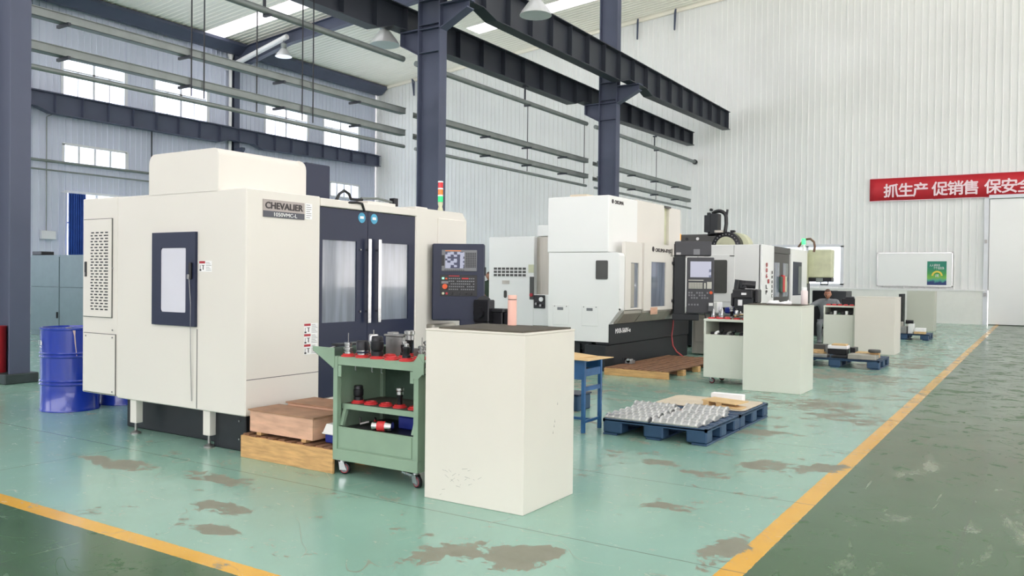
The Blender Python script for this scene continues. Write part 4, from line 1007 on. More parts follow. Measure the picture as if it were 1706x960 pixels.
# hanging operator box
q0 = at(1346, 416, Y=21.2); q1 = at(1385, 463, Y=21.2)
t = thing('operator_box', 'yellowed cream box hung on an arm beside the far machine', 'control panel', (q0.x, 21.2, q1.z))
B(q0.x, q1.x, 21.2, 21.55, q1.z, q0.z, .03, 2).build('box', 'olive', t)
B(q0.x, q1.x, 21.22, 21.5, q1.z-.1, q1.z, .004).build('under_tray', 'blacksteel', t); B(q0.x+.2, q0.x+.36, 21.18, 21.3, q1.z-.11, q1.z-.01, .01).build('connector', 'galv', t)
hz = q1.z-.1
MB().tube([(q1.x-.25, 21.22, hz), (q1.x-.25, 21.2, hz-.07), (q1.x-.08, 21.2, hz-.07), (q1.x-.08, 21.22, hz)], .015).build('handle', 'black', t)
B(q0.x-.55, q0.x+.05, 21.3, 21.42, q0.z-.12, q0.z-.02).build('arm', 'white', t)
# dark cabinet further back
t = thing('dark_cabinet', 'black box shaped machine behind the seated man', 'cabinet', (-4.6, 23.2, 0))
B(-5.15, -4.65, 23.0, 23.8, .0, 1.21, .01).build('body', 'black', t); B(-4.65, -4.30, 23.05, 23.8, .0, 1.20, .01).build('glossy_door', 'pend', t)

# ================================================================== TALL BOX CABINETS ALONG THE WALKWAY
def boxcab(x0, x1, y0, y1, h, m, label, mat_top=True):
    t = thing('box_cabinet', label, 'cabinet', ((x0+x1)/2, (y0+y1)/2, 0))
    B(x0, x1, y0, y1, 0, h-.012, .004).build('body', m, t)
    B(x0-.002, x1+.002, y0-.002, y1+.002, h-.012, h, .002).build('top_plate', m, t)
    return t
c1 = boxcab(-3.40, -2.635, 4.28, 4.92, 1.113, 'cab', 'tall cream box cabinet in the foreground with a pink bottle on top')
mb = MB()
for k in range(20):
    x = random.gauss(-3.1, .09); z = random.gauss(.16, .05); a = random.uniform(-.6, .9); l_ = random.uniform(.008, .05)
    if .02 < z < .3: mb.face([(x, 4.2792, z), (x+l_*cos(a), 4.2792, z+l_*sin(a)), (x+l_*cos(a), 4.2792, z+l_*sin(a)+.001), (x, 4.2792, z+.0018)])
for z in (.52, .49, .63, .45): mb.face([(-2.6342, 4.5+z*.3, z), (-2.6342, 4.507+z*.3, z), (-2.6342, 4.504+z*.3, z+.02)])
o = mb.build('scuff_marks', 'joint', c1); o['kind'] = 'stuff'
o = MB().hexa([(-3.33, 4.33, 1.114), (-2.67, 4.31, 1.114), (-2.65, 4.89, 1.114), (-3.35, 4.87, 1.114), (-3.33, 4.33, 1.124), (-2.67, 4.31, 1.124), (-2.65, 4.89, 1.124), (-3.35, 4.87, 1.124)]).build('rubber_mat', 'mat')
tag(recenter(o), 'dark brown mat on the foreground cabinet', 'mat')
t = thing('bottle', 'pale pink thermos bottle standing on the foreground cabinet', 'bottle', (-3.06, 4.80, 1.124))
MB().lathe([(.028, .0), (.031, .003), (.031, .172), (.0295, .176)], (-3.06, 4.80, 1.124), 28).build('body', 'pink', t, True)
MB().lathe([(.0285, .176), (.0285, .179), (.031, .181), (.031, .206), (.029, .209)], (-3.06, 4.80, 1.124), 28).build('lid', 'pink', t, True)
MB().cyl((-3.06, 4.80, 1.124+.1755), (-3.06, 4.80, 1.124+.1795), .0300, seg=28).build('seal_ring', 'black', t)
c2 = boxcab(-3.31, -2.56, 10.88, 11.55, 1.13, 'cartwhite', 'tall pale box cabinet beside the white tool cart, second along the line')
o = B(-3.27, -2.6, 10.92, 11.5, 1.131, 1.145, .003).build('rubber_mat', 'mat'); tag(recenter(o), 'dark mat on the second box cabinet', 'mat')
q = at(1340, 500, Y=11.3)
t = thing('bottle', 'pale pinkish white bottle on the second box cabinet', 'bottle', (q.x, 11.3, 1.145))
MB().lathe([(.042, 0), (.045, .004), (.045, .17), (.038, .18), (.034, .185)], (q.x, 11.3, 1.145), 22).build('body', 'pinkwhite', t, True); MB().lathe([(.033, .185), (.033, .22), (.03, .225)], (q.x, 11.3, 1.145), 22).build('lid', 'letterw', t, True)
for i, (px, s_) in enumerate(((1291, 1.15), (1310, .95))):
    q = at(px, 505, Y=11.2); mb = MB(); bmesh.ops.create_icosphere(mb.b, subdivisions=3, radius=.05*s_)
    for v in mb.b.verts:
        k = 1+.35*sin(v.co.x*70+i)*sin(v.co.y*60)+.2*sin(v.co.z*90); v.co = Vector((v.co.x*1.5*k, v.co.y*.9*k, abs(v.co.z)*.8*k*(1.5 if i and v.co.x > .02 else .8)))
        v.co += Vector((q.x, 11.15, 1.146))
    o = mb.build('work_glove', 'paper', None, True); tag(recenter(o), ['crumpled white glove lying flat on the second box cabinet', 'crumpled white glove with a raised finger on the second box cabinet'][i], 'glove')
boxcab(-3.18, -2.43, 17.95, 18.75, 1.15, 'cab', 'tall cream box cabinet, third along the line, behind the low pallet of parts')
boxcab(-3.40, -2.66, 27.5, 28.2, 1.19, 'cabgrey', 'grey green box cabinet, last along the line, in front of the notice board')
o = B(-3.6, -3.5, 27.3, 27.9, 0, 1.1).build('dark_post', 'black'); tag(recenter(o), 'thin black post left of the last grey green cabinet', 'post')

# ================================================================== GREEN TOOL CART
t = thing('tool_cart', 'green steel tool cart on castors, loaded with tool holders, beside the foreground cabinet', 'cart', (-3.95, 4.65, 0))
gx0, gx1, gy0, gy1 = -4.35, -3.555, 4.40, 4.94
for x in (gx0, gx1-.04):
    for y in (gy0, gy1-.04): B(x, x+.04, y, y+.04, .185, .865).build('post', 'green', t)
B(gx0+.04, gx1-.04, gy0+.012, gy0+.03, .185, .352).build('front_panel', 'green', t)
B(gx0, gx1, gy0-.002, gy0+.03, .11, .19, .003).build('bottom_rail', 'green', t)
fp = B(gx0+.06, gx1-.06, gy0+.006, gy0+.012, .20, .345, .002).build('door', 'green', t)
mb = B(gx0, gx0+.03, gy0+.03, gy1, .11, .19); mb.box(gx1-.03, gx1, gy0+.03, gy1, .11, .19); mb.box(gx0, gx1, gy1-.03, gy1, .11, .19); mb.build('base_frame', 'green', t)
B(gx0+.03, gx1-.03, gy0+.03, gy1-.03, .17, .185).build('bottom_shelf', 'darkgreen', t)
B(gx0, gx0+.008, gy0+.04, gy1-.04, .19, .82).build('side_panel', 'green', t); B(gx1-.008, gx1, gy0+.04, gy1-.04, .19, .82).build('side_panel', 'green', t)
B(gx0+.04, -3.86, gy1-.012, gy1-.004, .19, .82).build('pegboard_back', 'darkgreen', t)
mb = MB()
for r in range(11):
    for c_ in range(3): mb.cyl((-3.98+c_*.04, gy1-.0125, .40+r*.035), (-3.98+c_*.04, gy1-.016, .40+r*.035), .006, seg=6)
o = mb.build('peg_holes', 'black', t); o['kind'] = 'stuff'
B(-3.84, gx1-.04, gy1-.01, gy1-.004, .60, .80).build('back_plate', 'dgrey', t)
# top shelf with folded front, middle shelf with folded front
B(gx0+.02, gx1-.02, gy0+.015, gy1-.02, .855, .862).build('top_shelf', 'green', t); B(gx0+.02, gx1-.02, gy0+.005, gy0+.015, .805, .862).build('shelf_lip', 'green', t)
B(gx0+.02, gx1-.02, gy0+.08, gy1-.02, .505, .512).build('middle_shelf', 'mat', t); B(gx0+.02, gx1-.02, gy0+.07, gy0+.08, .475, .514).build('shelf_lip', 'green', t)
for x in (gx0+.045, gx1-.075):
    B(x, x+.03, gy0+.002, gy0+.008, .72, .80).build('bracket', 'green', t)
    MB().prism([(gy0+.03, .36), (gy0+.055, .36), (gy0+.10, .475), (gy0+.07, .475)], 'X', x-.01, x+.02).build('shelf_support', 'green', t)
# side wings (sloping trays)
for sg, xe in ((-1, gx0), (1, gx1)):
    w0, w1 = xe, xe+sg*(.21 if sg < 0 else .05)
    pts = [(w0, .925), (w1, .928), (w1, .90 if sg < 0 else .79), (w0-sg*0, .78)]
    for y in (gy0-.004, gy1-.006): MB().prism(pts, 'Y', y, y+.008).build('wing_plate', 'green', t)
    mb = MB(); zz = .90 if sg < 0 else .79
    mb.hexa([(w0, gy0, .775), (w1, gy0, zz-.006), (w1, gy1, zz-.006), (w0, gy1, .775), (w0, gy0, .785), (w1, gy0, zz+.004), (w1, gy1, zz+.004), (w0, gy1, .785)]); mb.build('wing_tray', 'darkgreen', t)
MB().prism([(-3.60, .855), (-3.555, .92), (-3.505, .86), (-3.505, .80), (-3.555, .755), (-3.60, .755)], 'Y', gy0-.006, gy0).build('corner_plate', 'green', t)
B(gx0-.005, gx0+.012, gy0-.006, gy0, .78, .925).build('corner_plate', 'green', t)
# castors
def castor(x, y, parent, r=.042, brake=False, rz=0., zt=.11):
    m_ = Matrix.Translation((x, y, 0)) @ Matrix.Rotation(rz, 4, 'Z')
    c_ = MB().box(-.035, .035, -.03, .03, zt-.006, zt).cyl((0, 0, zt-.022), (0, 0, zt), .02)
    for s in (-1, 1): c_.hexa([(-.012+.03*0, s*.02-.002, r-.01), (.045, s*.02-.002, r-.01), (.045, s*.02+.002, r-.01), (-.012, s*.02+.002, r-.01), (-.02, s*.02-.002, zt-.018), (.02, s*.02-.002, zt-.018), (.02, s*.02+.002, zt-.018), (-.02, s*.02+.002, zt-.018)])
    if brake: c_.box(-.09, .0, -.022, .022, zt-.035, zt-.02); c_.box(-.13, -.08, -.03, .03, zt-.03, zt-.018)
    o = c_.xf(m_).build('castor', 'chrome', parent)
    MB().lathe([(r-.008, -.014), (r, -.01), (r, .01), (r-.008, .014)], (.022, 0, r), 24, 'Y').xf(m_).build('wheel', 'blacksteel', o, True)
    MB().lathe([(r-.014, -.0155), (r-.014, .0155)], (.022, 0, r), 20, 'Y').xf(m_).build('hub', 'bezel', o)
    MB().lathe([(r-.009, -.0148), (r-.009, .0148)], (.022, 0, r), 20, 'Y').xf(m_).build('red_ring', 'redpaint', o)
castor(-4.30, 4.45, t, rz=radians(15)); castor(-3.61, 4.45, t, brake=True, rz=radians(-15)); castor(-4.28, 4.88, t); castor(-3.64, 4.88, t, rz=1.)
# red sockets
TOPZ, MIDZ = .862, .512
tops = [(-4.27, 4.47), (-4.135, 4.475), (-3.995, 4.475), (-3.86, 4.475), (-3.72, 4.47)]
tops2 = [(x, y+.14) for x, y in tops]; tops3 = [(x, y+.28) for x, y in tops]; back = [(-3.93, 4.755), (-3.75, 4.75)]
mids = [(-4.25, 4.56), (-4.13, 4.565), (-3.99, 4.57), (-3.86, 4.57), (-3.72, 4.57)]
for lst, z in ((tops+tops2+back, TOPZ), (mids, MIDZ)):
    for x, y in lst:
        MB().lathe([(.052, 0), (.052, .010), (.040, .014), (.040, .022), (.026, .024), (.024, .014)], (x, y, z), 20).build('tool_socket', 'red', t, True)
# tool holders -------------------------------------------------------
def holder(x, y, z, kind, label, name='tool_holder', s=1.):
    t = thing(name, label, 'tool holder', (x, y, z), None); c = (x, y, z)
    P = lambda pr: [(r*s, h*s) for r, h in pr]
    if kind == 'spike':      # flanged chuck with a thin drill
        MB().lathe(P([(.034, .0), (.034, .014), (.026, .018), (.026, .026), (.036, .03), (.036, .042), (.026, .046), (.026, .062), (.03, .066), (.03, .08), (.016, .084)]), c, 20).build('body', 'chrome', t, True)
        MB().cyl((x, y, z+.084*s), (x, y, z+.15*s), .003).build('drill', 'steel', t)
    elif kind == 'wide':     # milling arbor, dark with bright bands
        MB().lathe(P([(.04, 0), (.04, .02), (.044, .024), (.044, .032)]), c, 24).build('flange', 'chrome', t, True)
        MB().lathe(P([(.046, .032), (.046, .09), (.04, .1)]), c, 24).build('body', 'blacksteel', t, True)
        MB().lathe(P([(.041, .01), (.047, .014), (.047, .02), (.041, .024)]), c, 24).build('band', 'navy', t, True)
    elif kind == 'silver':
        MB().lathe(P([(.036, 0), (.036, .05), (.042, .054), (.042, .075), (.036, .08), (.036, .13), (.03, .14)]), c, 24).build('body', 'chrome', t, True)
        MB().cyl((x, y, z+.14*s), (x, y, z+.17*s), .004).build('stud', 'steel', t)
    elif kind == 'black':
        MB().lathe(P([(.044, 0), (.044, .03), (.038, .034), (.044, .04), (.047, .05), (.047, .10), (.043, .104), (.043, .13), (.036, .14)]), c, 24).build('body', 'blacksteel', t, True)
    elif kind == 'face':     # face mill: wide cutter on a shank
        MB().lathe(P([(.025, 0), (.025, .07), (.032, .08), (.032, .10)]), c, 20).build('shank', 'blacksteel', t, True)
        MB().lathe(P([(.034, .10), (.034, .128), (.026, .13), (.04, .142), (.04, .165), (.03, .17)]), c, 20).build('cutter', 'chrome', t, True)
    elif kind == 'tall':
        MB().lathe(P([(.028, 0), (.028, .075), (.036, .08), (.036, .095), (.020, .10), (.012, .11)]), c, 20).build('body', 'chrome', t, True)
        MB().lathe(P([(.010, .1), (.010, .13), (.007, .15)]), c, 12).build('tip', 'alu', t, True)
    elif kind == 'small':
        MB().lathe(P([(.03, 0), (.03, .02), (.024, .024), (.024, .05), (.027, .054), (.027, .075), (.018, .08)]), c, 18).build('body', 'blacksteel', t, True)
        MB().lathe(P([(.019, .08), (.019, .095), (.014, .1)]), c, 14).build('nut', 'chrome', t, True)
    elif kind == 'cone':
        MB().lathe(P([(.032, 0), (.032, .02), (.022, .024), (.014, .085), (.010, .09), (.010, .105), (.004, .108)]), c, 16).build('cone', 'chrome', t, True)
    return t
z = TOPZ+.022
lab = 'on the green cart'
for (i, kind, label) in ((0, 'spike', 'silver chuck with a thin drill at the left front of the green cart'), (1, 'wide', 'dark tool holder with blue and silver bands, second at the front of the green cart'),
                         (2, 'black', 'thick black ribbed tool holder, middle front of the green cart'), (4, 'small', 'short dark tool holder at the right front of the green cart')):
    holder(tops[i][0], tops[i][1], z, kind, label)
holder(tops[3][0], tops2[3][1], z, 'small', 'dark holder with a steel nut, second row near the right of the green cart')
holder(tops2[0][0]-.03, tops3[0][1], z, 'silver', 'wide silver tool holder at the back left of the green cart', s=1.05) if False else None
holder(tops2[1][0]-.02, tops2[1][1], z, 'silver', 'tall silver tool holder just behind the banded one on the green cart')
holder(-3.93, 4.755, z, 'face', 'face mill with a silver head, tallest on the green cart')
holder(tops2[4][0]-.03, tops3[4][1], z, 'tall', 'bright steel chuck with a pointed tip at the back right of the green cart')
holder(tops2[4][0]+.01, tops2[4][1]+.02, z, 'spike', 'stacked silver chuck at the right end of the green cart, by the cream cabinet', s=.9)
holder(-3.655, 4.84, TOPZ+.001, 'small', 'small dark chuck behind the right corner post of the green cart', s=1.1)
holder(-3.60, 4.64, TOPZ, 'silver', 'slim silver holder partly hidden by the cream cabinet', s=.7)
holder(mids[0][0], mids[0][1], MIDZ+.022, 'black', 'black collet chuck on the lower shelf of the green cart, left', s=.78)
holder(mids[3][0], mids[3][1], MIDZ+.022, 'face', 'black and silver holder on the lower shelf of the green cart, right', s=.72)
t = thing('machine_vise', 'steel vise plate resting behind the tools on the green cart', 'vise', (-4.05, 4.78, z))
MB().box(-4.15, -3.99, 4.74, 4.82, TOPZ+.001, z+.12, .004).box(-4.14, -4.08, 4.75, 4.81, z+.12, z+.15).build('block', 'steel', t); MB().box(-4.16, -3.97, 4.73, 4.83, z+.12, z+.135, .003).build('jaw', 'steel', t)
o = B(-3.872, -3.81, 4.73, 4.79, TOPZ+.001, TOPZ+.065, .003).build('steel_block', 'steel'); tag(recenter(o), 'square steel block at the back of the green cart', 'block')
o = B(-4.33, -4.17, 4.70, 4.90, TOPZ+.001, TOPZ+.06, .004).build('folded_tray', 'darkgreen'); tag(recenter(o), 'dark green tray at the back left of the green cart', 'tray')
t = thing('spanner', 'steel spanner lying in the left wing of the green cart', 'spanner', (-4.45, 4.6, .91))
MB().tube([(-4.50, 4.5, .905), (-4.47, 4.6, .93), (-4.44, 4.75, .94)], .006, 6).build('shaft', 'chrome', t); MB().lathe([(.016, 0), (.016, .006)], (-4.50, 4.49, .90), 12).build('jaw', 'chrome', t)
o = B(-4.52, -4.42, 4.55, 4.85, .925, .94).build('cloth_strip', 'black'); tag(recenter(o), 'dark strip lying over the left wing of the green cart', 'strip')
# things in the cart's open bin, under the middle shelf
B(-4.29, -3.60, 4.44, 4.9, .335, .345).build('bin_floor', 'black', bpy.data.objects['tool_cart'])
t = thing('spray_can', 'steel cylinder with a red band lying on the green cart below the shelf', 'canister', (-3.98, 4.5, .345))
m_ = Matrix.Translation((-3.94, 4.47, .384)) @ Matrix.Rotation(radians(20), 4, 'Z') @ Matrix.Rotation(radians(-90), 4, 'Y')
MB().lathe([(.026, .03), (.03, .04), (.03, .07), (.02, .075)], (0, 0, 0), 18).xf(m_).build('cap', 'chrome', t, True); MB().lathe([(.036, -.03), (.036, .03)], (0, 0, 0), 20).xf(m_).build('band', 'red', t, True); MB().lathe([(.033, -.08), (.037, -.075), (.037, -.03)], (0, 0, 0), 20).xf(m_).build('body', 'chrome', t, True)
o = B(-3.92, -3.62, 4.62, 4.86, .346, .44, .01).build('blue_case', 'navyplastic'); tag(recenter(o), 'blue plastic case in the open bin of the green cart', 'case')
for i, (x, y) in enumerate(((-4.22, 4.55), (-4.12, 4.6), (-4.05, 4.52))):
    mb = MB().cyl((x, y, .36), (x+.05, y+.04, .375), .012); mb.cyl((x, y, .36), (x+.01, y-.01, .41), .008); o = mb.build('small_fixture', ['steel', 'chrome', 'redpaint'][i]); tag(recenter(o), ['dull steel fixture in the left of the green cart bin', 'bright steel fixture in the green cart bin', 'small red fixture in the green cart bin'][i], 'fixture')
mb = MB()
for x in (-4.18, -4.02, -3.93):
    mb.tube([(x, gy0+.05, .805), (x, gy0+.05, .77), (x+.01, gy0+.05, .765)], .004, 5)
mb.build('hook', 'chrome', bpy.data.objects['tool_cart'])
t = thing('rag', 'pale pink rag hanging at the edge of the foreground cabinet', 'rag', (-3.42, 4.5, .4))
mb = MB(); V = []
for i in range(9):
    y = 4.36+.02*i; V.append((mb.b.verts.new((-3.412-.012*(i % 2), y, .84-.005*i)), mb.b.verts.new((-3.43-.022*(i % 2), y-.01, .55+.012*i))))
for (q0, q1), (r0, r1) in zip(V, V[1:]): mb.b.faces.new([q0, r0, r1, q1])
mb.build('cloth', 'pinkwhite', t)

# ================================================================== WOODEN PALLET WITH CRATES
def wood_pallet(x0, x1, y0, y1, h, label, n, along='Y', ft=.022):
    t = thing('wooden_pallet', label, 'pallet', ((x0+x1)/2, (y0+y1)/2, 0))
    if along == 'Y':
        B(x0, x1, y0, y0+ft, 0, h-.012, .002).build('end_board', 'wood', t); B(x0, x1, y1-ft, y1, 0, h-.012, .002).build('end_board', 'wood', t)
        W = (x1-x0)/n
        for k in range(n):
            xa = x0+k*W+.02*W; xb = x0+(k+1)*W-.30*W
            o = B(xa, xb, y0+.004 if k % 2 else y0+ft, y1-ft, h-.022+.002*(k % 2), h-.002*(k % 3), .001).build('slat', 'wooddark', t)
            B(xa+.005, xb-.005, y0+ft*.6, y0+ft+.01, h-.05, h-.022).build('spacer_block', ['wood', 'ply'][k % 2], t)
        m_ = max(2, int((y1-y0)/.55))
        for k in range(1, m_):
            y = y0+(y1-y0)*k/m_
            B(x0+.02, x1-.01, y-.045, y+.045, .015, h-.024, .002).build('cross_bearer', 'wooddark', t)
            B(x1-.10, x1-.004, y-.06, y+.06, 0.0, h-.026, .002).build('foot_block', 'wood', t)
    return t
wood_pallet(-5.36, -4.35, 4.40, 5.2, .185, 'low wooden pallet carrying the stained crates beside the green cart', 10)
t = thing('crate', 'brown stained wooden crate with overhanging lid on the low pallet', 'crate', (-5.05, 4.7, .19))
A, B_ = (-5.335, 4.50), (-4.685, 4.56)
def crate(x0, x1, y0, y1, z0, z1, lid, t, rot=0.):
    B(x0, x1, y0, y0+.012, z0, z1, .001).build('front_board', 'ply', t); B(x0, x1, y1-.012, y1, z0, z1, .001).build('back_board', 'ply', t)
    B(x1-.012, x1, y0+.012, y1-.012, z0, z1, .001).build('end_board', 'ply', t); B(x0, x0+.012, y0+.012, y1-.012, z0, z1, .001).build('end_board', 'ply', t)
    B(x0-.012, x1+.02, y0-.012, y1+.01, z1, z1+.012, .001).build('lid', 'plytop', t)
    for x in (x0+.08, x1-.12): B(x, x+.05, y0, y1, z0-.022, z0).build('skid', 'wood', t)
crate(-5.30, -4.60, 4.44, 4.74, .207, .372, True, t)
t = thing('crate', 'second crate with a brown lid close behind the stained one', 'crate', (-4.95, 4.95, .19))
crate(-5.22, -4.42, 4.76, 5.06, .207, .400, True, t)
t = thing('cooler_box', 'blue cool box with a white lid at the end of the low pallet', 'cooler', (-4.6, 4.6, .185))
B(-4.555, -4.37, 4.52, 4.72, .187, .262, .01).build('body', 'navyplastic', t); MB().hexa([(-4.565, 4.51, .262), (-4.365, 4.51, .262), (-4.365, 4.73, .262), (-4.565, 4.73, .262), (-4.545, 4.53, .33), (-4.38, 4.53, .33), (-4.38, 4.71, .33), (-4.545, 4.71, .33)]).build('lid', 'white', t); B(-4.57, -4.36, 4.505, 4.735, .255, .268, .003).build('lid_rim', 'white', t)

# ================================================================== BLUE TABLE AND WHAT STANDS ON IT
t = thing('work_table', 'worn blue steel table behind the foreground cabinet', 'table', (-4.25, 7.1, 0))
for x in (-5.05, -3.62):
    for y in (6.90, 7.24): B(x, x+.032, y, y+.032, 0, .68).build('leg', 'bluesteel', t)
    B(x+.004, x+.028, 6.93, 7.24, .53, .60).build('end_rail', 'bluesteel', t); B(x+.004, x+.028, 6.93, 7.24, .39, .43).build('end_rail', 'bluesteel', t); B(x+.008, x+.024, 6.93, 7.24, .09, .115).build('foot_rail', 'bluesteel', t)
B(-5.05, -3.59, 6.905, 6.92, .50, .67).build('apron', 'bluesteel', t); B(-5.05, -3.59, 7.255, 7.27, .58, .67).build('apron', 'bluesteel', t)
B(-5.05, -3.6, 7.08, 7.10, .09, .115).build('stretcher', 'bluesteel', t)
B(-5.07, -3.58, 6.88, 7.29, .67, .69).build('top', 'bluesteel', t)
o = MB().hexa([(-4.1, 6.84, .692), (-3.50, 6.80, .692), (-3.36, 7.05, .715), (-4.1, 7.3, .692), (-4.1, 6.84, .698), (-3.50, 6.80, .698), (-3.36, 7.05, .721), (-4.1, 7.3, .698)]).build('cardboard_sheet', 'card'); tag(recenter(o), 'flat cardboard sheet on the blue table', 'cardboard')
o = MB().hexa([(-4.1, 6.9, .70), (-3.66, 6.86, .70), (-3.5, 7.0, .722), (-4.1, 7.2, .74), (-4.1, 6.9, .705), (-3.66, 6.86, .705), (-3.5, 7.0, .727), (-4.1, 7.2, .745)]).build('cardboard_flap', 'card'); tag(recenter(o), 'second cardboard piece on top of the sheet on the blue table', 'cardboard')
t = thing('rotary_table', 'black rotary table with a round motor, behind the pink bottle', 'machine tool', (-4.55, 7.1, .69))
def K(px0, px1, py0, py1, ya, yb, m, name, bev=.006):
    a_, b_ = at(px0, py1, Y=ya), at(px1, py0, Y=ya); return B(a_.x, b_.x, ya, yb, a_.z, b_.z, bev).build(name, m, t)
K(788, 814, 500, 536, 7.00, 7.12, 'blacksteel', 'head', .01)
q = at(800, 521, Y=7.0); MB().cyl((q.x, 7.0, q.z), (q.x, 6.96, q.z), .055, seg=24).build('chuck', 'blacksteel', t, True)
q = at(813, 506, Y=7.15); MB().cyl((q.x-.06, 7.16, q.z), (q.x+.01, 7.06, q.z), .082, seg=24).build('motor', 'black', t, True)
K(808, 838, 515, 520, 7.05, 7.2, 'black', 'arm', .008); q = at(827, 519, Y=7.08); B(q.x-.07, q.x+.07, 7.08, 7.2, .692, q.z, .01).build('column', 'blacksteel', t)
q = at(844, 521, Y=7.08); B(q.x-.035, q.x+.035, 7.08, 7.18, .692, q.z, .008).build('tailstock', 'blacksteel', t); MB().cyl((q.x, 7.13, q.z), (q.x, 7.13, q.z+.06), .015).build('pin', 'steel', t)
q = at(805, 536, Y=7.02); B(q.x-.10, q.x+.08, 7.0, 7.2, .692, q.z, .01).build('base', 'black', t)
t = thing('blue_bin', 'small dark blue container on the floor behind the foreground cabinet', 'container', (-4.4, 8.1, 0))
B(-4.62, -4.235, 8.0, 8.3, 0, .17, .01).build('body', 'bluepl', t); B(-4.63, -4.225, 7.99, 8.31, .17, .185, .004).build('rim', 'navy', t)

# ================================================================== BLUE PALLETS
def plastic_pallet(x0, x1, y0, y1, label, h=.15):
    t = thing('plastic_pallet', label, 'pallet', ((x0+x1)/2, (y0+y1)/2, 0)); W = x1-x0; D = y1-y0
    for i in range(3):
        for k in range(3):
            bw, bd = .19, .16
            xa = x0+(W-bw)*i/2; ya = y0+(D-bd)*k/2
            B(xa, xa+bw, ya, ya+bd, .018, h-.02, .012).build('block', 'bluepl', t)
    for i in range(3):
        xa = x0+(W-.14)*i/2; B(xa, xa+.14, y0+.004, y1-.004, 0, .018, .003).build('skid', 'bluepl', t)
    n = 7
    for k in range(n):
        ya = y0+(D-.11)*k/(n-1); B(x0, x1, ya, ya+.11, h-.02, h-.004, .003).build('deck_slat', 'bluepl', t)
    mb = MB().box(x0, x1, y0, y0+.02, h-.03, h); mb.box(x0, x1, y1-.02, y1, h-.03, h); mb.box(x0, x0+.02, y0, y1, h-.03, h); mb.box(x1-.02, x1, y0, y1, h-.03, h); mb.build('rim', 'bluepl', t)
    return t
plastic_pallet(-3.43, -2.43, 6.98, 7.92, 'near blue plastic pallet covered with ribbed aluminium castings')
plastic_pallet(-3.43, -2.43, 7.94, 8.90, 'blue plastic pallet under the stained board, touching the first')
# ribbed aluminium castings
def casting_mesh():
    mb = MB(); Lc, Wc = .44, .125
    mb.box(-Lc/2, Lc/2, -Wc/2, Wc/2, 0, .010)
    n = 7
    prof = [(-Wc/2+.004, .012)]+[(-(Wc/2-.006)*cos(radians(a)), .010+.036*sin(radians(a))) for a in range(0, 181, 30)]+[(Wc/2-.004, .012)]
    for k in range(n):
        x = -Lc/2+.008+k*(Lc-.016-.018)/(n-1); mb.prism(prof, 'X', x, x+.018)
    pl = [(-(Wc/2-.012)*cos(radians(a)), .010+.029*sin(radians(a))) for a in range(0, 181, 30)]
    nb = len(mb.b.faces); mb.prism(pl, 'X', -Lc/2+.004, Lc/2-.004); mb.b.faces.ensure_lookup_table()
    for f_ in mb.b.faces[nb:]: f_.material_index = 1  # barrel between the ribs takes the shade-darkened metal
    return mb
cast0 = casting_mesh().build('aluminium_casting', 'alu'); cast0.data.materials.append(M['castshade'])
spots = []
for k in range(6): spots.append((-3.205-.0*k, 7.06+k*.14, random.uniform(-.03, .03), 'left', k))
for k in range(6): spots.append((-2.74+.02*(k % 2), 7.06+k*.135, random.uniform(-.04, .04), 'right', k))
spots += [(-3.3, 7.915, .05, 'left', 6), (-2.76, 7.885, -.04, 'right', 6), (-2.80, 8.045, .03, 'right', 7)]
ords = ['frontmost', 'second', 'third', 'fourth', 'fifth', 'sixth', 'seventh', 'last']
for i, (x, y, a, sd_, k) in enumerate(spots):
    o = cast0 if i == 0 else cast0.copy()
    if i: C.objects.link(o)
    o.location = (x, y, .151 if y < 7.87 else .156); o.rotation_euler.z = a
    tag(o, '%s ribbed aluminium casting from the front, %s row on the blue pallet' % (ords[k], sd_), 'casting', 'aluminium castings on the pallet')
mb = MB().prism([(x, y) for x, y in rounded(-3.42, -2.46, 8.14, 8.88, .08)], 'Z', .152, .158); o = mb.build('stained_board', 'sheetcard'); tag(recenter(o), 'stained pale board with rounded corners on the rear blue pallet', 'board')
mb = MB().prism([(-3.02, 7.93), (-2.66, 7.9), (-2.6, 8.02), (-2.9, 8.08)], 'Z', .151, .154); 
o = B(-3.02, -2.86, 7.80, 7.95, .151, .157).build('brown_card', 'plytop'); tag(recenter(o), 'scrap of dark brown card between the castings', 'cardboard')
t = thing('cardboard_box', 'torn flat cardboard box on the stained board', 'cardboard', (-2.72, 8.35, .16))
for q in ((-2.90, -2.62, 8.30, 8.36, .159, .162, .10), ):
    MB().hexa([(-2.93, 8.28, .160), (-2.70, 8.24, .160), (-2.68, 8.42, .160), (-2.9, 8.46, .160), (-2.93, 8.28, .165), (-2.70, 8.24, .165), (-2.68, 8.42, .165), (-2.9, 8.46, .165)]).build('flap', 'card', t)
MB().hexa([(-2.92, 8.27, .165), (-2.86, 8.26, .165), (-2.84, 8.42, .165), (-2.9, 8.44, .165), (-2.92, 8.27, .205), (-2.86, 8.26, .205), (-2.84, 8.42, .205), (-2.9, 8.44, .205)]).build('fold', 'card', t)
MB().hexa([(-2.78, 8.26, .165), (-2.72, 8.25, .165), (-2.72, 8.40, .165), (-2.78, 8.42, .165), (-2.78, 8.26, .212), (-2.72, 8.25, .212), (-2.72, 8.40, .212), (-2.78, 8.42, .212)]).build('fold', 'card', t)
MB().hexa([(-2.94, 8.28, .206), (-2.56, 8.20, .198), (-2.50, 8.44, .205), (-2.88, 8.50, .213), (-2.94, 8.28, .216), (-2.56, 8.20, .208), (-2.50, 8.44, .215), (-2.88, 8.50, .223)]).build('top_flap', 'card', t)
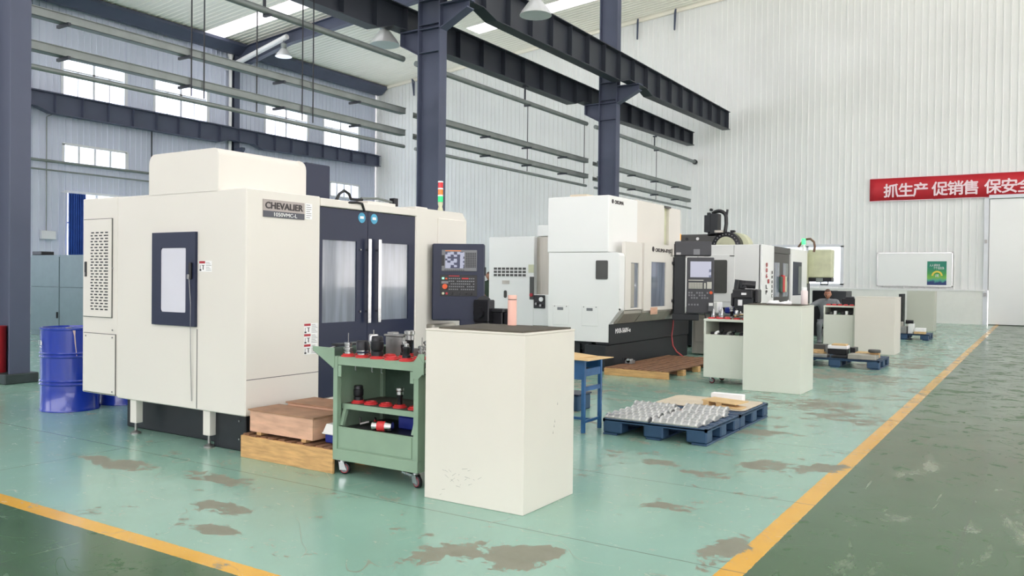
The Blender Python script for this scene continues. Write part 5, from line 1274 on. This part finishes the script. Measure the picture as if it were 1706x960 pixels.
MB().hexa([(-2.72, 8.20, .163), (-2.5, 8.18, .160), (-2.5, 8.36, .160), (-2.70, 8.40, .163), (-2.72, 8.20, .18), (-2.5, 8.18, .168), (-2.5, 8.36, .168), (-2.70, 8.40, .18)]).build('flap', 'card', t)
o = B(-2.96, -2.62, 8.62, 8.72, .159, .245, .003).build('white_box', 'paper'); tag(recenter(o), 'white paper box standing at the far end of the stained board', 'box')
# long wooden pallet by machine 2
wood_pallet(-5.56, -4.52, 11.33, 13.9, .115, 'long low wooden pallet at the foot of the white machine', 10)
t = thing('clamp_fixture', 'small bright clamp fixture at the back corner of the long wooden pallet', 'fixture', (-5.5, 12.1, .12)); 
B(-5.54, -5.40, 12.0, 12.12, .117, .17, .005).build('body', 'steel', t); MB().cyl((-5.47, 12.0, .165), (-5.47, 12.12, .165), .035).build('roller', 'chrome', t, True); B(-5.56, -5.53, 11.98, 12.14, .117, .20).build('jaw', 'blacksteel', t)
MB_pts = [at(1122, 531, X=-5.68), at(1121, 545, X=-5.68), at(1119, 560, X=-5.67), at(1121, 576, X=-5.64), at(1127, 586, X=-5.55)]
t = thing('air_hose', 'red air hose hanging down the dark base of the white machine', 'hose', (-5.6, 14.8, .1))
MB().tube(MB_pts+[Vector((-5.4, 14.35, .02)), Vector((-5.2, 14.5, .02)), Vector((-4.95, 14.3, .02)), Vector((-5.1, 14.1, .02)), Vector((-5.35, 14.2, .03)), Vector((-5.2, 14.5, .04)), Vector((-4.9, 14.45, .03)), Vector((-4.7, 14.2, .02))], .014, 8).build('hose', 'redhose', t, True)

# ================================================================== WHITE CARTS
def white_cart(x0, x1, y0, y1, z0, z1, label, sh=(.69, .80)):
    t = thing('tool_cart', label, 'cart', ((x0+x1)/2, (y0+y1)/2, 0)); m = 'cartwhite'
    B(x0, x1, y0, y1, z0, sh[0], .004).build('body', m, t); B(x0, x0+.03, y0, y1, sh[0], z1-.05).build('side', m, t); B(x1-.03, x1, y0, y1, sh[0], z1-.05).build('side', m, t)
    B(x0, x1, y1-.02, y1, sh[0], z1-.05).build('back', 'dgrey', t); B(x0-.003, x1+.003, y0-.003, y1, z1-.055, z1-.02, .003).build('top', m, t)
    B(x1-.035, x1-.032, y0-.001, y0+.002, z0, sh[0]).build('panel_gap', 'joint', t)
    for x in (x0+.08, x1-.08):
        for y in (y0+.08, y1-.08): castor(x, y, t, r=min(.04, z0*.45), zt=z0)
    return t
ct2 = white_cart(-3.985, -3.36, 11.27, 11.86, .09, .93, 'white tool cart on castors behind the second box cabinet')
for i in range(5):
    for k in range(3):
        x, y = -3.90+i*.12, 11.34+k*.15
        if x > -3.69 and y > 11.4: continue
        MB().lathe([(.05, 0), (.05, .012), (.03, .02), (.028, .012)], (x, y, .911), 14).build('tool_socket', 'red', ct2)
names = ['leftmost thin silver drill chuck on the white cart', 'second slim silver chuck on the white cart', 'third silver chuck with a stem on the white cart', 'dark and silver chuck with a black knob on the white cart', 'fat silver and black holder in front of the black rotary head']
for i, (x, k_, s_) in enumerate(((-3.89, 'cone', 1.1), (-3.83, 'tall', .95), (-3.77, 'cone', 1.3), (-3.67, 'face', .85), (-3.56, 'silver', .75))): holder(x, 11.40+.12*(i % 2), .93, k_, names[i], s=s_)
holder(-3.50, 11.38, .93, 'cone', 'small pointed silver tool at the foot of the black rotary head', s=.9)
t = thing('spanners', 'pile of spanners lying on the white cart', 'spanner', (-3.45, 11.35, .93))
for i in range(4): MB().tube([(-3.62+.03*i, 11.30, .935+.012*i), (-3.5, 11.34+.01*i, .945+.015*i), (-3.37, 11.33+.02*i, .955+.012*i)], .012, 6).build('spanner', ['steel', 'blacksteel', 'card', 'steel'][i], t)
random.seed(3)
for i in range(9):
    x = -3.90+i*.058; k = i % 3
    mb = MB().cyl((x, 11.31+.02*k, .71), (x+.06, 11.33, .715+.02*k), .018); mb.box(x, x+.04, 11.30, 11.36, .692, .72, .004)
    o = mb.build('loose_tool', ['blacksteel', 'paper', 'black', 'blacksteel', 'steel', 'black', 'darkgreen', 'blacksteel', 'paper'][i]); tag(recenter(o), 'small loose tool in the open shelf of the white cart, number %s from the left' % ['one', 'two', 'three', 'four', 'five', 'six', 'seven', 'eight', 'nine'][i], 'tool', 'loose tools in the white cart shelf')
t = thing('milling_head', 'black rotary head with two round motors standing on the white cart', 'machine tool', (-3.5, 11.65, .911))
B(-3.64, -3.37, 11.52, 11.80, .93, 1.22, .012).build('body', 'navymat', t); B(-3.66, -3.38, 11.50, 11.82, 1.20, 1.33, .015).build('upper_body', 'black', t)
MB().cyl((-3.62, 11.6, 1.30), (-3.60, 11.6, 1.46), .055, seg=18).build('motor', 'black', t, True)
MB().cyl((-3.54, 11.56, 1.40), (-3.37, 11.62, 1.39), .055, seg=18).build('motor', 'black', t, True); MB().box(-3.57, -3.47, 11.52, 11.66, 1.32, 1.45, .02).build('coupling', 'blacksteel', t)
B(-3.36, -3.31, 11.53, 11.72, 1.14, 1.33, .015).build('side_motor', 'black', t); B(-3.70, -3.64, 11.55, 11.72, 1.08, 1.28, .02).build('elbow', 'blacksteel', t)
B(-3.58, -3.52, 11.508, 11.518, 1.10, 1.18).build('label_plate', 'letterw', t); B(-3.53, -3.46, 11.492, 11.499, 1.25, 1.28).build('label_plate', 'letterw', t); B(-3.48, -3.38, 11.5, 11.6, 1.33, 1.342).build('silver_strip', 'chrome', t)
B(-3.62, -3.38, 11.53, 11.80, .912, .932).build('foot', 'steel', t)
ct3 = white_cart(-3.84, -3.22, 18.2, 18.8, .10, .97, 'pale tool cart with red sockets on top, left of the third box cabinet', (.76, .88))
for i in range(5): MB().lathe([(.05, 0), (.05, .015), (.03, .03)], (-3.76+i*.115, 18.28, .951), 12).build('tool_socket', 'red', ct3)
for i in range(7):
    x = -3.79+i*.075; o = MB().box(x, x+.05, 18.22, 18.30, .762, .80+.02*(i % 3), .005).build('loose_tool', ['black', 'dgrey', 'paper', 'darkgreen', 'black', 'paper', 'blacksteel'][i]); tag(recenter(o), 'small loose tool in the shelf of the far pale cart, number %s from the left' % ['one', 'two', 'three', 'four', 'five', 'six', 'seven'][i], 'tool', 'loose tools in the far cart shelf')
t = thing('fixture_block', 'dark fixture block standing on the far pale cart', 'fixture', (-3.35, 18.5, .95))
B(-3.52, -3.24, 18.42, 18.6, .952, 1.10, .01).build('block', 'blacksteel', t); B(-3.46, -3.3, 18.44, 18.58, 1.10, 1.14, .01).build('cap', 'pend', t); B(-3.80, -3.5, 18.35, 18.6, .952, .985, .01).build('plate', 'blacksteel', t)

# ================================================================== FAR PALLETS WITH PARTS
plastic_pallet(-3.62, -2.22, 14.72, 15.8, 'blue plastic pallet of mixed parts in front of the third box cabinet', .15)
def item(x0, x1, y0, y1, z0, z1, m, name, label, cat, bev=.006): o = B(x0, x1, y0, y1, z0, z1, bev).build(name, m); return tag(recenter(o), label, cat)
item(-3.6, -3.05, 14.75, 15.0, .152, .20, 'steel', 'steel_plate', 'long flat steel plate at the left front of the blue parts pallet', 'plate')
item(-2.72, -2.28, 14.78, 15.1, .152, .235, 'stain', 'grey_casting', 'low grey casting at the right front of the blue parts pallet', 'casting')
item(-3.0, -2.74, 14.85, 15.2, .152, .19, 'black', 'black_plate', 'black plate in the middle of the blue parts pallet', 'plate')
item(-2.66, -2.3, 15.1, 15.35, .152, .25, 'card', 'flat_carton', 'flat carton right of the pale tray on the blue parts pallet', 'carton')
item(-2.40, -2.26, 14.95, 15.1, .236, .262, 'wood', 'wood_block', 'pale wood block under the brown puck on the grey casting', 'block')
o = MB().lathe([(.09, 0), (.1, .01), (.1, .04), (.09, .05)], (-2.34, 15.02, .263), 20).build('brown_puck', 'dgrey', None, True); tag(recenter(o), 'round dark brown puck on the wood block of the parts pallet', 'disc')
item(-3.1, -2.78, 15.05, 15.3, .29, .345, 'paper', 'white_carton', 'long white carton lying on parts, middle of the blue parts pallet', 'carton')
item(-3.1, -2.8, 15.05, 15.35, .192, .288, 'blacksteel', 'dark_casting', 'dark casting under the long white carton', 'casting')
item(-3.04, -2.72, 15.2, 15.4, .347, .38, 'card', 'brown_carton', 'brown carton on the white carton of the parts pallet', 'carton') if False else item(-3.04, -2.80, 15.06, 15.28, .346, .372, 'card', 'brown_carton', 'brown carton on top of the long white carton', 'carton')
t = thing('torn_box', 'torn open cardboard box left on the blue parts pallet', 'cardboard', (-3.3, 15.1, .15))
for a, z_ in ((0, .26), (.5, .22), (-.6, .24), (1.2, .2)):
    MB().box(-.1, .1, -.004, .004, 0, z_-.15).xf(Matrix.Translation((-3.28+a*.06, 15.15+a*.03, .152)) @ Matrix.Rotation(a, 4, 'Z') @ Matrix.Rotation(.5*a, 4, 'X')).build('flap', 'card', t)
item(-3.58, -3.42, 15.15, 15.35, .152, .30, 'white', 'white_part', 'white block at the left of the blue parts pallet', 'block')
item(-3.4, -3.2, 15.35, 15.6, .152, .33, 'dgrey', 'dark_part', 'dark part behind the torn box on the blue parts pallet', 'part')
item(-2.76, -2.68, 15.2, 15.5, .152, .31, 'blacksteel', 'dark_bar', 'dark bar right of the white carton on the parts pallet', 'bar')
plastic_pallet(-3.5, -2.34, 23.0, 24.0, 'farthest blue plastic pallet, in front of the grey green cabinet', .15)
item(-3.3, -2.85, 23.05, 23.4, .152, .33, 'steel', 'steel_casting', 'grey steel casting on the farthest pallet', 'casting')
item(-3.25, -2.95, 23.12, 23.35, .331, .44, 'stain', 'steel_block', 'pale steel block on the casting of the farthest pallet', 'block')
item(-2.82, -2.70, 23.1, 23.4, .152, .40, 'white', 'white_part', 'white upright part on the farthest pallet', 'part')
item(-2.68, -2.42, 23.05, 23.3, .152, .21, 'card', 'carton', 'brown carton at the right of the farthest pallet', 'carton')
item(-2.66, -2.42, 23.08, 23.3, .212, .30, 'paper', 'white_pack', 'white packet on the carton of the farthest pallet', 'packet')
o = MB().cyl((-2.9, 23.3, .44), (-2.72, 23.3, .44), .05).build('dark_roller', 'blacksteel'); tag(recenter(o), 'dark roller behind the parts of the farthest pallet', 'roller')

# ================================================================== PEOPLE
def figure(name, label, J, radii, edges, cloth, skinm, head, look_m, face_m=None):
    """J: joints (world), grown with a skin modifier into one continuous body"""
    t = thing(name, label, 'person', (J['pelvis'][0], J['pelvis'][1], 0))
    org = ORG[t.name]; keys = list(J); me = bpy.data.meshes.new('body')
    me.from_pydata([Vector(J[k])-org for k in keys], [(keys.index(a), keys.index(b)) for a, b in edges], [])
    o = bpy.data.objects.new('body', me); C.objects.link(o); o.parent = t; ORG[o.name] = org
    sk = o.modifiers.new('skin', 'SKIN'); sk.use_smooth_shade = True
    for i, k in enumerate(keys):
        r = radii[k]; sv = me.skin_vertices[0].data[i]; sv.radius = r if isinstance(r, tuple) else (r, r); sv.use_root = (k == 'pelvis')
    o.modifiers.new('sub', 'SUBSURF').levels = 2; o.modifiers['sub'].render_levels = 2
    me.materials.append(M[cloth])
    # head
    c, mx = Vector(head['c'])-org, Matrix.Rotation(head['yaw'], 4, 'Z') @ Matrix.Rotation(head['pitch'], 4, 'X')
    mb = MB(); bmesh.ops.create_uvsphere(mb.b, u_segments=24, v_segments=18, radius=1)
    for v in mb.b.verts:            # local: face towards -Y, up Z
        x, y, z = v.co; jaw = 1-.28*max(0, -z)**1.3
        X_, Y_, Z_ = x*.074*jaw, y*.094*(1-.12*max(0, -z)), z*.118
        if y < 0: Y_ -= .016*math.exp(-((x/.16)**2)-((z+.12)/.2)**2)         # nose
        if y < 0: Y_ += .010*(math.exp(-((abs(x)-.36)/.16)**2-((z-.12)/.13)**2))   # eye sockets
        if y < 0: Y_ -= .006*math.exp(-((x/.3)**2)-((z+.52)/.09)**2)       # lips
        if y < 0: Y_ -= .008*math.exp(-((x/.35)**2)-((z+.88)/.15)**2)      # chin
        v.co = Vector((X_, Y_, Z_))
    hd = mb.xf(Matrix.Translation(c) @ mx).build('head', skinm, t, True, local=True)
    for s in (-1, 1):
        MB().lathe([(.001, -.006), (.016, -.004), (.018, .003), (.010, .008)], (0, 0, 0), 12, 'X').xf(Matrix.Translation(c) @ mx @ Matrix.Translation((s*.076, .005, -.01)) @ Matrix.Diagonal((1, .8, 1.6, 1))).build('ear', skinm, hd, True, local=True)
        mb = MB(); bmesh.ops.create_uvsphere(mb.b, u_segments=10, v_segments=8, radius=.0095); mb.xf(Matrix.Translation(c) @ mx @ Matrix.Translation((s*.028, -.079, .014))).build('eye', 'letterw', hd, True, local=True)
        mb = MB(); bmesh.ops.create_uvsphere(mb.b, u_segments=8, v_segments=6, radius=.006); mb.xf(Matrix.Translation(c) @ mx @ Matrix.Translation((s*.028, -.0875, .012))).build('iris', 'black', hd, True, local=True)
        MB().box(s*.028-.016, s*.028+.016, -.094, -.086, .032, .037, .002).xf(Matrix.Translation(c) @ mx).build('eyebrow', 'hair', hd, local=True)
    MB().box(-.022, .022, -.096, -.088, -.064, -.058, .002).xf(Matrix.Translation(c) @ mx).build('mouth', mat('lips', (140, 80, 70), .5), hd, local=True)
    mb = MB(); bmesh.ops.create_uvsphere(mb.b, u_segments=24, v_segments=14, radius=1)
    for v in list(mb.b.verts):
        if v.co.z < .30-.62*max(0, v.co.y) - (.0 if v.co.y > -.2 else -.32): mb.b.verts.remove(v)
    for v in mb.b.verts: v.co = Vector((v.co.x*.0765, v.co.y*.0965, v.co.z*.1205))
    mb.xf(Matrix.Translation(c) @ mx).build('hair', 'hair', t, True, local=True)
    # hands: palm, four fingers and a thumb, each bent
    for hn in ('l', 'r'):
        wr_, hdv = Vector(J['wrist_'+hn])-org, Vector(J['hand_'+hn])-Vector(J['wrist_'+hn]); d_ = hdv.normalized(); dn = Vector((0, 0, -1))
        sd2 = d_.cross(dn).normalized(); dn = sd2.cross(d_).normalized()
        palm = MB(); c0 = wr_+d_*.045; P = lambda a, b_, c_: c0+d_*a+sd2*b_+dn*c_
        palm.hexa([P(-.05, -.025, -.014), P(-.05, .025, -.014), P(.045, .042, -.012), P(.045, -.042, -.012), P(-.05, -.025, .014), P(-.05, .025, .014), P(.045, .042, .012), P(.045, -.042, .012)])
        po = palm.build('hand', skinm, t, local=True); bv = po.modifiers.new('round', 'BEVEL'); bv.width = .009; bv.segments = 3
        for i, l_ in enumerate((.062, .074, .070, .054)):
            b0 = -.031+.021*i; MB().tube([P(.035, b0, 0), P(.045+l_*.45, b0*1.1, .006), P(.045+l_*.8, b0*1.15, .022), P(.045+l_, b0*1.15, .042)], .0085, 8).build('finger', skinm, po, True, local=True)
        s = 1 if hn == 'l' else -1
        MB().tube([P(-.02, s*.022, .004), P(.015, s*.052, .012), P(.045, s*.062, .024)], .0095, 8).build('thumb', skinm, po, True, local=True)
    for n_, a, b_ in (('shoe', 'ankle_l', 'toe_l'), ('shoe', 'ankle_r', 'toe_r')):
        p0, p1 = Vector(J[a])-org, Vector(J[b_])-org; d_ = (p1-p0); d_.z = 0; L_ = d_.length+.09; ang = atan2(d_.y, d_.x)
        mb = MB().box(-.07, L_, -.045, .045, 0, .075, .025, 3); mb.xf(Matrix.Translation((p0.x, p0.y, .002)) @ Matrix.Rotation(ang, 4, 'Z')).build(n_, 'black', t, True, local=True)
    return t
def add_collar(): pass
RAD = dict(pelvis=(.15, .12), waist=(.145, .11), chest=(.17, .125), neckb=.075, neck=.052, sh_l=.072, sh_r=.072, el_l=.052, el_r=.052, wrist_l=.034, wrist_r=.034, hand_l=.022, hand_r=.022,
           hip_l=.098, hip_r=.098, knee_l=.07, knee_r=.07, ankle_l=.046, ankle_r=.046, toe_l=.036, toe_r=.036)
EDG = [('pelvis', 'waist'), ('waist', 'chest'), ('chest', 'neckb'), ('neckb', 'neck'), ('chest', 'sh_l'), ('chest', 'sh_r'), ('sh_l', 'el_l'), ('sh_r', 'el_r'), ('el_l', 'wrist_l'), ('el_r', 'wrist_r'),
       ('wrist_l', 'hand_l'), ('wrist_r', 'hand_r'), ('pelvis', 'hip_l'), ('pelvis', 'hip_r'), ('hip_l', 'knee_l'), ('hip_r', 'knee_r'), ('knee_l', 'ankle_l'), ('knee_r', 'ankle_r'), ('ankle_l', 'toe_l'), ('ankle_r', 'toe_r')]
def W(base, yaw, d):      # local joints: x right of the figure's picture side, y away from the camera
    m_ = Matrix.Translation(base) @ Matrix.Rotation(yaw, 4, 'Z'); return {k: tuple(m_ @ Vector(v)) for k, v in d.items()}
hp = at(1379, 489, Y=19.8); base = Vector((hp.x-.03, 19.95, 0)); yw = radians(12)
J = W(base, yw, dict(pelvis=(0, .12, .52), waist=(0, .08, .66), chest=(0, .0, .90), neckb=(0, -.05, 1.02), neck=(0, -.09, 1.06), sh_l=(.20, -.03, .985), sh_r=(-.20, -.03, .985), el_l=(.29, -.16, .76), el_r=(-.38, -.14, .86),
     wrist_l=(.14, -.36, .72), wrist_r=(-.56, -.26, .90), hand_l=(.08, -.42, .72), hand_r=(-.63, -.29, .90), hip_l=(.10, .08, .50), hip_r=(-.10, .08, .50), knee_l=(.17, -.33, .50), knee_r=(-.17, -.33, .50), ankle_l=(.17, -.30, .09), ankle_r=(-.17, -.30, .09), toe_l=(.18, -.44, .04), toe_r=(-.18, -.44, .04)))
figure('person', 'seated person in a grey work jacket, close-cropped head bowed, beside the far machine', J, RAD, EDG, 'overall', 'skin', dict(c=tuple(Matrix.Translation(base) @ Matrix.Rotation(yw, 4, 'Z') @ Vector((0, -.115, 1.165))), yaw=yw-.1, pitch=radians(18)), None)
t = thing('stool', 'black stool under the seated man', 'stool', tuple(J['pelvis'][:2])+(0,))
px_, py_ = J['pelvis'][:2]
MB().lathe([(.16, .36), (.17, .37), (.17, .40), (.16, .41)], (px_, py_, 0), 20).build('seat', 'black', t, True)
for k in range(4):
    a = pi/4+k*pi/2; MB().cyl((px_+.11*cos(a), py_+.11*sin(a), .37), (px_+.16*cos(a), py_+.16*sin(a), .0), .012).build('leg', 'steel', t)
hp = at(814, 468, Y=19.2); base = Vector((hp.x, 19.2, 0)); yw = radians(35)
J = W(base, yw, dict(pelvis=(0, .05, .93), waist=(0, .03, 1.05), chest=(0, -.02, 1.22), neckb=(0, -.05, 1.34), neck=(0, -.08, 1.39), sh_l=(.18, -.03, 1.29), sh_r=(-.18, -.03, 1.29), el_l=(.25, -.12, 1.02), el_r=(-.25, -.12, 1.02),
     wrist_l=(.17, -.34, .98), wrist_r=(-.17, -.34, .98), hand_l=(.14, -.42, .98), hand_r=(-.14, -.42, .98), hip_l=(.09, .05, .88), hip_r=(-.09, .05, .88), knee_l=(.11, .02, .48), knee_r=(-.11, .02, .48), ankle_l=(.12, .06, .08), ankle_r=(-.12, .06, .08), toe_l=(.13, -.10, .04), toe_r=(-.13, -.10, .04)))
figure('person', 'person in dark work clothes standing far off, mostly hidden behind the navy control panel', J, RAD, EDG, 'overall2', 'skin', dict(c=tuple(Matrix.Translation(base) @ Matrix.Rotation(yw, 4, 'Z') @ Vector((0, -.105, 1.50))), yaw=yw, pitch=radians(12)), None)

# portals guide the sky's light through openings, some of them added for light
portal('side_opening', (XR+.1, (YR+YE)/2, 2.2), (0, radians(90), 0), 2.4, YE-YR)
portal('left_opening', (XL-.3, 15, 5), (0, radians(-90), 0), 9, 38)
portal('roof_opening', (-8, 0, 16), (0, 0, 0), 44, 40)
portal('rear_opening', ((XL+XR)/2, YR-.1, 6.25), (radians(90), 0, 0), XR-XL, 6.5)
